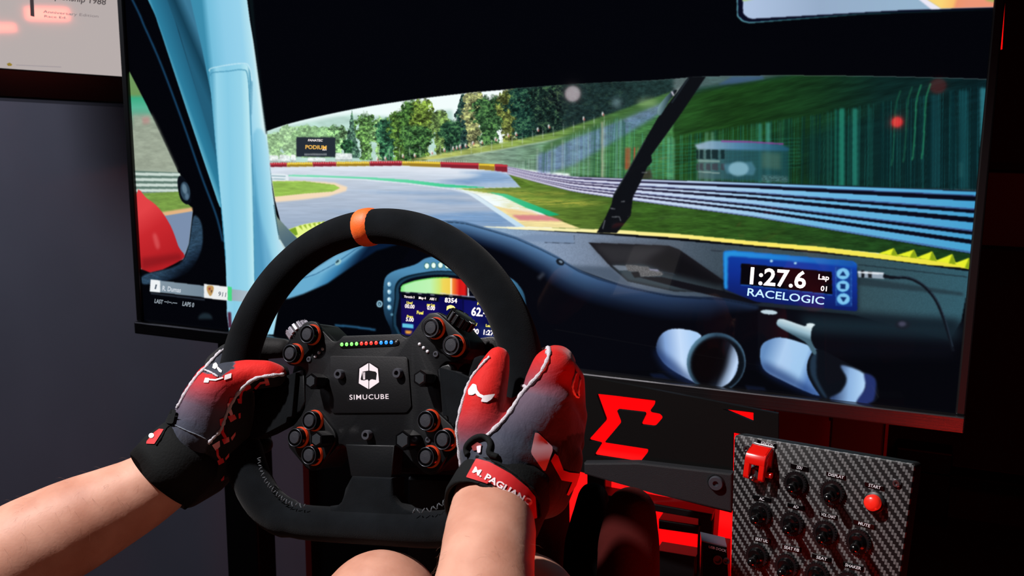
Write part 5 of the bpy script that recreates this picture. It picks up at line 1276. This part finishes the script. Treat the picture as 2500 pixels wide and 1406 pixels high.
o = obj('arm_hair', (hv, hf), mat('arm_hair', (128, 84, 62), .7), person); o['kind'] = 'stuff'

# dark clothing over the trunk and hips
def clothing(name, build, m, vox=.008):
    global bm
    bm = bmesh.new(); build(); me = remesh(bm, vox, 6, name); me.materials.append(m)
    o = bpy.data.objects.new(name, me); C.objects.link(o); o.parent = person; return o
def shirt():
    hull(bm, [(LS, .062), (RS, .060), (NK + CD * .12 - CF * .02, .108)], 3)
    hull(bm, [(LS.lerp(NK, .35) + CD * .06, .085), (RS.lerp(NK, .35) + CD * .06, .085), (NK + CD * .33, .122)], 3)
    chain([(LS, .070), (LS.lerp(LE, .55), .058)]); chain([(RS, .066), (RS.lerp(RE, .5), .055)])
def shorts():
    hull(bm, [(NK + CD * .33, .118), (PEL + (LS - RS).normalized() * .07, .12), (PEL - (LS - RS).normalized() * .07, .12)], 3)
    for hip, k in ((PEL + (LS - RS).normalized() * .08, LK), (PEL - (LS - RS).normalized() * .08, RK)):
        chain([(hip, .10), (hip.lerp(k, .55), .082)])
M_CLOTH = mat('black_cloth', (16, 16, 18), .95, spec=.1, bump=(260, .2))
clothing('shirt', shirt, M_CLOTH); clothing('shorts', shorts, M_CLOTH)


# ---- gloves
def glove_mat(name, stops, palm=(14, 13, 14)):
    m = bpy.data.materials.new(name); m.use_nodes = True; nt = m.node_tree; b = nt.nodes['Principled BSDF']
    b.inputs['Roughness'].default_value = .72; b.inputs['Specular IOR Level'].default_value = .25; b.inputs['Sheen Weight'].default_value = .12
    at = nt.nodes.new('ShaderNodeAttribute'); at.attribute_name = 'zone'
    sp_ = nt.nodes.new('ShaderNodeSeparateColor'); nt.links.new(at.outputs['Color'], sp_.inputs[0])
    r = nt.nodes.new('ShaderNodeValToRGB'); els = r.color_ramp.elements
    while len(els) < len(stops): els.new(.5)
    for e, (p, c) in zip(els, stops): e.position = p; e.color = (*lin(c), 1)
    nt.links.new(sp_.outputs[0], r.inputs['Fac'])
    mx = nt.nodes.new('ShaderNodeMix'); mx.data_type = 'RGBA'; mx.inputs[7].default_value = (*lin(palm), 1)
    nt.links.new(sp_.outputs[1], mx.inputs[0]); nt.links.new(r.outputs['Color'], mx.inputs[6]); nt.links.new(mx.outputs[2], b.inputs['Base Color'])
    tc = nt.nodes.new('ShaderNodeTexCoord'); n = nt.nodes.new('ShaderNodeTexNoise'); n.inputs['Scale'].default_value = 700; n.inputs['Detail'].default_value = 2
    n3 = nt.nodes.new('ShaderNodeTexNoise'); n3.inputs['Scale'].default_value = 70; n3.inputs['Detail'].default_value = 3; n3.inputs['Distortion'].default_value = .8
    bpn = nt.nodes.new('ShaderNodeBump'); bpn.inputs['Strength'].default_value = .25; bpn.inputs['Distance'].default_value = .0006
    bpm = nt.nodes.new('ShaderNodeBump'); bpm.inputs['Strength'].default_value = .35; bpm.inputs['Distance'].default_value = .003
    for x in ((tc.outputs['Object'], n.inputs['Vector']), (tc.outputs['Object'], n3.inputs['Vector']), (n.outputs['Fac'], bpn.inputs['Height']), (n3.outputs['Fac'], bpm.inputs['Height']), (bpn.outputs['Normal'], bpm.inputs['Normal']), (bpm.outputs['Normal'], b.inputs['Normal'])): nt.links.new(*x)
    return m


def pip(p, poly):
    c_ = False
    for (ax, ay), (bx_, by_) in zip(poly, poly[1:] + poly[:1]):
        if (ay > p[1]) != (by_ > p[1]) and p[0] < ax + (p[1] - ay) * (bx_ - ax) / (by_ - ay): c_ = not c_
    return c_


class Glove:
    def __init__(s, label, build, m, zone, vox=.0019, sm=10):
        global bm
        bm = bmesh.new(); build()
        me = remesh(bm, vox, sm, 'glove'); me.materials.append(m)
        at = me.color_attributes.new('zone', 'FLOAT_COLOR', 'POINT')
        for i, v in enumerate(me.vertices):
            at.data[i].color = (*zone(v.co, v.normal), 0, 1)
        s.o = bpy.data.objects.new('glove', me); C.objects.link(s.o); s.o.parent = person; s.o['label'] = label
        s.t = BVHTree.FromPolygons([v.co for v in me.vertices], [tuple(p.vertices) for p in me.polygons])
    def hit(s, x, y):
        d = (CR * ((x - 1250) / F) + CD * ((y - 703) / F) + CF).normalized()
        loc, n, i, dist = s.t.ray_cast(EYE, d)
        if loc is None:
            # just past the silhouette: take the nearest surface point to the ray at the glove's depth
            g = EYE + d * s.last
            loc, n, i, dist = s.t.find_nearest(g)
        s.last = (loc - EYE).length
        return loc, n
    last = .8
    def piping(s, pts, r=.0013, name='piping', m=None, off=.0004, rag=1.):
        q = []
        for x, y in cr(pts, 5):
            loc, n = s.hit(x, y); q.append(loc + n * off)
        # smooth out jumps
        for _ in range(2):
            q = [q[0]] + [(a + c * 2 + e) / 4 for a, c, e in zip(q, q[1:], q[2:])] + [q[-1]]
        rr = [r * (1 + rag * (.22 * math.sin(i * 2.1) + .15 * math.sin(i * 5.3))) for i in range(len(q))]
        return obj(name, tube(q, rr, 7), m or M_PIPE, s.o, True)
    def patch(s, poly, m, name, off=.0007, step=7):
        P2 = [Vector(p) for p in poly]; n = len(P2)
        xs = [p[0] for p in poly]; ys = [p[1] for p in poly]
        dense = []
        for i in range(n):
            a, c = P2[i], P2[(i + 1) % n]; k = max(1, int((c - a).length / step))
            dense += [a.lerp(c, j / k) for j in range(k)]
        ed = [(i, (i + 1) % len(dense)) for i in range(len(dense))]
        pts = list(dense); pl_ = [tuple(p) for p in dense]
        for x in np.arange(min(xs) + step * .6, max(xs), step):
            for y in np.arange(min(ys) + step * .6, max(ys), step):
                if pip((x, y), pl_) and min((Vector((x, y)) - d_).length for d_ in dense) > step * .45: pts.append(Vector((x, y)))
        vv, ee, ff, *_ = geometry.delaunay_2d_cdt(pts, ed, [], 1, 1e-6)
        co = []
        for p in vv:
            loc, n_ = s.hit(p.x, p.y); co.append(loc + n_ * off)
        faces = [tuple(f) for f in ff if pip((sum(vv[i].x for i in f) / len(f), sum(vv[i].y for i in f) / len(f)), pl_)]
        return obj(name, (co, faces), m, s.o, True)
    def letters(s, txt, p0, p1, h, m, name, off=.0012, bold=.02):
        v, f, W, ch = text2d(txt, bold); p0, p1 = np.array(p0, float), np.array(p1, float); d = p1 - p0
        n = np.array([d[1], -d[0]]) / np.linalg.norm(d); co = []
        for x, y in v:
            q = p0 + d * (x / W) + n * (h * y / ch); loc, nn = s.hit(*q); co.append(loc + nn * off)
        return obj(name, (co, f), m, s.o)


M_PIPE = mat('white_piping', (206, 202, 210), .9, bump=(1500, .6))
M_PINK = mat('pale_print', (232, 196, 206), .6)
M_GWHITE = mat('white_glove_print', (246, 240, 244), .6)
M_GRED = mat('red_glove_print', (196, 22, 28), .6)
M_CUFF = mat('black_neoprene', (11, 14, 15), .85, spec=.2, bump=(500, .2))


def finger(pts, r):
    chain([(p, k) for p, k in zip(pts, r)])


# right hand: thumb on the near side of the rim, fingers wrapped over its outer side and behind
def right_build():
    wr = cp(1204, 1225, .676)
    finger([cp(1196, 1130, .688), cp(1176, 1040, .690), cp(1186, 968, .694), cp(1204, 908, .702), cp(1216, 874, .706)], [.0205, .0180, .0148, .0118, .0086])
    hull(bm, [(cp(1180, 1060, .690), .017), (cp(1212, 1000, .703), .0105), (cp(1205, 1120, .688), .020), (cp(1262, 1010, .706), .010)], 3)
    hull(bm, [(wr, .028), (cp(1228, 1130, .684), .0265), (cp(1300, 1120, .700), .026), (cp(1250, 1225, .69), .022)], 3)
    hull(bm, [(cp(1290, 1190, .69), .024), (cp(1350, 1120, .712), .022), (cp(1330, 1200, .70), .019)], 3)
    hull(bm, [(cp(1228, 1110, .686), .024), (cp(1322, 1110, .708), .025), (cp(1338, 985, .708), .0185), (cp(1262, 1020, .702), .0125), (cp(1376, 1055, .722), .0155)], 3)
    hull(bm, [(cp(1300, 990, .706), .013), (cp(1350, 902, .712), .0162), (cp(1382, 930, .722), .0140), (cp(1376, 968, .722), .0150), (cp(1388, 1030, .732), .0135), (cp(1380, 1090, .738), .0130)], 3)
    finger([cp(1350, 902, .712), cp(1360, 888, .738), cp(1348, 880, .764), cp(1305, 890, .782), cp(1268, 898, .780)], [.0160, .0142, .0122, .0108, .0098])
    finger([cp(1378, 955, .722), cp(1386, 945, .750), cp(1368, 942, .778), cp(1318, 946, .792), cp(1276, 950, .788)], [.0146, .0130, .0122, .0108, .0098])
    finger([cp(1390, 1015, .730), cp(1393, 1010, .756), cp(1376, 1006, .782), cp(1326, 1008, .794), cp(1284, 1010, .788)], [.0136, .0126, .0118, .0104, .0094])
    finger([cp(1386, 1080, .736), cp(1387, 1076, .760), cp(1370, 1072, .780), cp(1330, 1070, .790), cp(1296, 1070, .784)], [.0128, .0112, .0104, .0094, .0084])
thumb_poly = [(1060, 800), (1246, 800), (1246, 930), (1262, 965), (1255, 990), (1225, 1030), (1180, 1075), (1150, 1100), (1060, 1100)]
rdark = [(1318, 1200), (1338, 1130), (1365, 1085), (1392, 1062), (1450, 1050), (1450, 1350), (1290, 1350)]
def rzone(co, no):
    x, y, d = to_px(co)
    if d > .752: t = .95
    elif pip((x, y), thumb_poly): t = np.interp(y, [870, 985, 1035, 1085, 1130, 1180], [1, .92, .72, .5, .3, .12])
    else:
        # back of the hand: colour runs from the fingers down to the wrist
        s_ = (y - 840) + (1405 - x) * .22
        t = np.interp(s_, [0, 55, 100, 150, 260, 340], [1, .9, .7, .48, .3, .1])
        t = max(t, np.interp(x, [1375, 1410], [0, .85]) * np.interp(y, [900, 960, 1030], [1, .8, 0]))
    palm = 1. if pip((x, y), rdark) else 0.
    return float(t), palm
ST = [(0, (22, 24, 30)), (.12, (40, 46, 58)), (.3, (58, 62, 78)), (.5, (92, 74, 90)), (.7, (150, 44, 56)), (.9, (190, 14, 14)), (1, (208, 18, 10))]
GR = Glove('red to black racing glove on the right hand with name strap', right_build, glove_mat('glove_right', ST), rzone)
GR.last = .70
GR.piping([(1330, 842), (1341, 856), (1336, 882), (1318, 914), (1292, 942), (1270, 968), (1250, 1000), (1222, 1034), (1188, 1066)], .0017)
GR.piping([(1250, 958), (1262, 946), (1276, 942), (1286, 946)], .0013)
GR.piping([(1196, 872), (1182, 886), (1160, 912), (1146, 932), (1136, 962), (1124, 1005), (1114, 1050), (1104, 1096), (1098, 1140)], .0012)
K4 = Zf(1020, 820, 2.4)
GR.patch(rounded(K4((325, 282), (345, 288), (352, 330), (322, 348), (300, 346), (298, 318)), 3), M_GWHITE, 'logo_print')
GR.patch(K4((350, 318), (366, 340), (386, 350), (380, 366), (352, 354), (338, 336)), M_GWHITE, 'logo_print')
GR.patch(rounded(K4((384, 350), (452, 340), (430, 372), (405, 390), (370, 386)), 3), M_GWHITE, 'logo_print')
GR.patch(rounded(K4((684, 566), (704, 570), (786, 650), (786, 676), (744, 790), (732, 790), (664, 694), (660, 680)), 3), M_PINK, 'logo_print')
GR.patch(K4((800, 690), (818, 704), (850, 788), (886, 800), (966, 806), (960, 830), (880, 934), (868, 930), (900, 856), (838, 846), (776, 732)), mat('logo_red', (214, 60, 64), .6), 'logo_print')
GR.piping(K4((926, 212), (905, 280), (908, 320), (926, 352), (942, 354), (938, 320), (950, 250)), .0009, 'knuckle_print', M_PINK)
# cuff and strap
def cuff(G, secs, m=M_CUFF):
    """secs: (centre, axis radius, squash) swept open sleeve with thickness"""
    bm = bmesh.new(); P_ = [q[0] for q in secs]; R_ = [q[1] for q in secs]
    rings = []
    for i, p in enumerate(P_):
        t = (P_[min(i + 1, len(P_) - 1)] - P_[max(i - 1, 0)]).normalized()
        nrm = (CF - t * CF.dot(t)).normalized(); bb = t.cross(nrm)
        rings.append([bm.verts.new(p + (nrm * math.cos(a) * secs[i][2] + bb * math.sin(a)) * R_[i] * (1 + .018 * math.sin(3 * a + i * 2) + .012 * math.sin(5 * a - i))) for a in np.linspace(0, 2 * PI, 40, endpoint=False)])
    for a, c in zip(rings, rings[1:]):
        for k in range(40): bm.faces.new((a[k], a[(k + 1) % 40], c[(k + 1) % 40], c[k]))
    o = obj('cuff', bm, m, G.o, True)
    md = o.modifiers.new('s', 'SOLIDIFY'); md.thickness = .0022; md.offset = -1
    return o
cuff(GR, [(cp(1190, 1268, .662), .0335, .95), (cp(1196, 1258, .665), .0345, .95), (cp(1220, 1212, .676), .0345, .92), (cp(1240, 1172, .686), .0340, .9), (cp(1252, 1146, .690), .0315, .88)])
# strap lies on the cuff: its own ray target
def on_cuff(G):
    o = [c for c in G.o.children if c.name.startswith('cuff')][0]; bb = bmesh.new(); bb.from_mesh(o.data)
    class T(Glove):
        def __init__(s): s.o = G.o; s.t = BVHTree.FromBMesh(bb); s.last = G.last
    return T()
GC = on_cuff(GR)
GC.patch(rounded(K4((345, 722), (420, 742), (545, 812), (640, 890), (684, 945), (692, 1068), (662, 1072), (600, 1000), (520, 935), (400, 868), (284, 832)), 3), M_GRED, 'name_strap', .0009)
GC.letters('M. PAGLIANO', K4((322, 806))[0], K4((650, 1000))[0], 16, mat('strap_print', (246, 226, 230), .6), 'strap_lettering', .0015, .03)
GC.piping(K4((345, 712), (430, 728), (560, 800), (660, 890), (704, 960), (712, 1070)), .0012, 'strap_edge', M_CUFF)
GR.patch(rounded(K4((318, 640), (350, 622), (382, 640), (372, 668), (330, 676)), 4), mat('tab_lining', (120, 12, 14), .7), 'tab_lining', .0012)
GR.patch(rounded(K4((352, 650), (378, 646), (374, 688), (358, 690)), 3), M_PINK, 'tab_stitch', .0016)
GR.piping(K4((300, 700), (288, 655), (318, 612), (360, 590), (404, 600), (430, 640), (420, 690), (470, 712)), .0022, 'pull_tab', M_CUFF, .0010, 0.)

# left hand: thumb lies along the front of the rim, fingers go behind it
def left_build():
    wr = cp(420, 1150, .845)
    finger([cp(497, 1045, .836), cp(520, 968, .832), cp(552, 930, .831), cp(604, 915, .832), cp(650, 913, .832), cp(672, 916, .834)], [.0225, .0205, .0160, .0130, .0118, .0100])
    hull(bm, [(wr, .0285), (cp(478, 1075, .848), .0275), (cp(515, 1085, .862), .026)], 3)
    hull(bm, [(cp(478, 1072, .846), .0265), (cp(505, 985, .848), .0225), (cp(540, 1010, .862), .0215), (cp(545, 1085, .866), .021), (cp(520, 930, .868), .016)], 3)
    hull(bm, [(cp(520, 945, .86), .0165), (cp(545, 905, .888), .0145), (cp(545, 960, .90), .0145), (cp(548, 1020, .905), .0140), (cp(550, 1075, .90), .0135)], 3)
    hull(bm, [(cp(500, 1120, .858), .024), (cp(556, 1100, .872), .019), (cp(515, 1165, .866), .015), (cp(455, 1190, .852), .018)], 3)
    hull(bm, [(cp(548, 985, .838), .0165), (cp(592, 968, .842), .0105), (cp(586, 1030, .846), .0125), (cp(560, 1070, .848), .0165), (cp(548, 1122, .856), .016)], 3)
    finger([cp(538, 896, .886), cp(560, 870, .914), cp(606, 856, .928), cp(655, 850, .928), cp(690, 850, .925)], [.0145, .0128, .0112, .0104, .0094])
    finger([cp(545, 950, .90), cp(575, 930, .930), cp(615, 930, .936), cp(650, 950, .925)], [.0142, .0124, .0112, .0098])
    finger([cp(548, 1010, .905), cp(585, 1000, .934), cp(625, 1005, .936), cp(655, 1025, .922)], [.0136, .0120, .0108, .0094])
    finger([cp(550, 1070, .90), cp(585, 1065, .925), cp(620, 1070, .928), cp(645, 1085, .915)], [.0128, .0108, .0098, .0086])
seam_l = cr([(694, 914), (660, 918), (625, 925), (596, 945), (575, 968), (556, 1000), (545, 1030), (537, 1050), (520, 1068), (508, 1082)], 4)
palm_poly = [tuple(q) for q in seam_l] + [(500, 1110), (430, 1260), (760, 1260), (760, 914)]
def lzone(co, no):
    x, y, d = to_px(co)
    s_ = y + (520 - x) * .30
    t = np.interp(s_, [880, 915, 955, 990, 1035, 1075, 1130], [1, .92, .72, .55, .36, .22, .08])
    if pip((x, y), [(486, 908), (545, 848), (580, 850), (570, 900), (536, 921), (520, 914)]): return .13, 0.
    if d > .875: return (.05 if x < 640 else .1), 1.
    return float(t), 1. if pip((x, y), palm_poly) else 0.
GLV = Glove('red to grey racing glove on the left hand with black palm', left_build, glove_mat('glove_left', ST, (9, 9, 10)), lzone)
GLV.last = .84
L3 = Zf(330, 820, 3.515)
GLV.piping([(692, 914), (660, 917), (625, 923), (596, 942), (575, 966), (556, 1000), (545, 1030), (537, 1050), (520, 1068), (508, 1082)], .0016)
GLV.piping([(548, 855), (535, 862), (518, 880), (498, 902), (482, 918), (466, 940), (452, 962), (440, 985), (433, 996)], .0016)
GLV.piping(L3((600, 295), (640, 310), (680, 330), (712, 352)), .0009)
GLV.patch(rounded(L3((668, 246), (692, 232), (714, 258), (690, 290), (664, 276)), 2), M_GWHITE, 'logo_print')
GLV.patch(L3((708, 264), (746, 300), (742, 318), (722, 310), (704, 282)), M_GWHITE, 'logo_print')
GLV.patch(rounded(L3((604, 362), (640, 364), (632, 402), (590, 402)), 1.5), M_GWHITE, 'logo_print')
GLV.patch(L3((636, 370), (690, 372), (752, 352), (756, 364), (692, 386), (634, 382)), M_GWHITE, 'logo_print')
GLV.patch(rounded(L3((770, 338), (828, 320), (824, 360), (764, 380)), 1.5), M_GWHITE, 'logo_print')
M_PRED = mat('palm_grip_red', (226, 30, 40), .35); M_PPK = mat('palm_grip_pale', (244, 176, 184), .35)
grips = [((1112, 370), (1138, 368), (1150, 410), (1122, 416)), ((1010, 470), (1030, 436), (1070, 398), (1112, 392), (1108, 408), (1074, 414), (1040, 450), (1022, 478)),
         ((930, 424), (986, 420), (990, 440), (950, 462)), ((896, 500), (912, 462), (950, 440), (952, 456), (922, 476), (910, 530), (896, 528)), ((874, 540), (910, 536), (908, 576), (884, 574)),
         ((812, 532), (852, 528), (844, 560), (800, 572)), ((792, 586), (822, 572), (816, 616), (832, 660), (822, 682), (794, 640)), ((796, 690), (846, 676), (862, 706), (820, 732)),
         ((726, 716), (770, 700), (764, 752), (730, 760)), ((734, 768), (756, 770), (756, 820), (780, 858), (756, 864), (734, 826)), ((744, 886), (798, 868), (804, 902), (764, 920)),
         ((664, 934), (716, 902), (720, 942), (690, 972)), ((694, 976), (712, 972), (718, 1018), (740, 1046), (726, 1056), (700, 1022)), ((710, 1068), (752, 1048), (762, 1078), (722, 1100)),
         ((824, 868), (856, 828), (856, 850), (832, 890)), ((776, 1044), (804, 1006), (802, 1034), (780, 1058)), ((736, 1226), (762, 1196), (758, 1226), (738, 1240)), ((884, 668), (900, 662), (900, 700), (888, 704))]
for i, g in enumerate(grips):
    gc = np.mean(np.array(g, float), 0); g = [tuple(gc + (np.array(k) - gc) * 1.22) for k in g]
    GLV.patch(rounded(L3(*g), 1.2, 2), M_PPK if i in (6, 11) else M_PRED, 'palm_grip', .0008, 6)
cuff(GLV, [(cp(392, 1172, .844), .0330, 1.), (cp(397, 1168, .845), .0342, 1.), (cp(430, 1132, .846), .0348, 1.), (cp(462, 1098, .848), .0332, .97), (cp(482, 1078, .85), .0300, .95)])
LC = on_cuff(GLV)
LC.patch(rounded(L3((104, 908), (170, 830), (212, 800), (248, 806), (222, 850), (170, 930), (100, 928)), 1.5), M_GRED, 'name_strap', .0009)
LC.patch([q for q in L3(*ell(148, 862, 24, 20, -.5, 16))][:-1], M_GWHITE, 'strap_badge', .0014, 5)
LC.piping(L3((182, 938), (230, 870), (262, 800), (300, 770)), .0010, 'strap_edge', M_CUFF)
GLV.piping(L3((345, 765), (400, 790), (470, 822), (540, 850), (612, 888)), .0005, 'hem_stitching', mat('grey_stitch', (96, 104, 116), .8))
GLV.patch(rounded(L3((252, 655), (300, 630), (382, 640), (350, 760), (300, 760), (262, 720)), 6), M_CUFF, 'pull_tab', .0030)
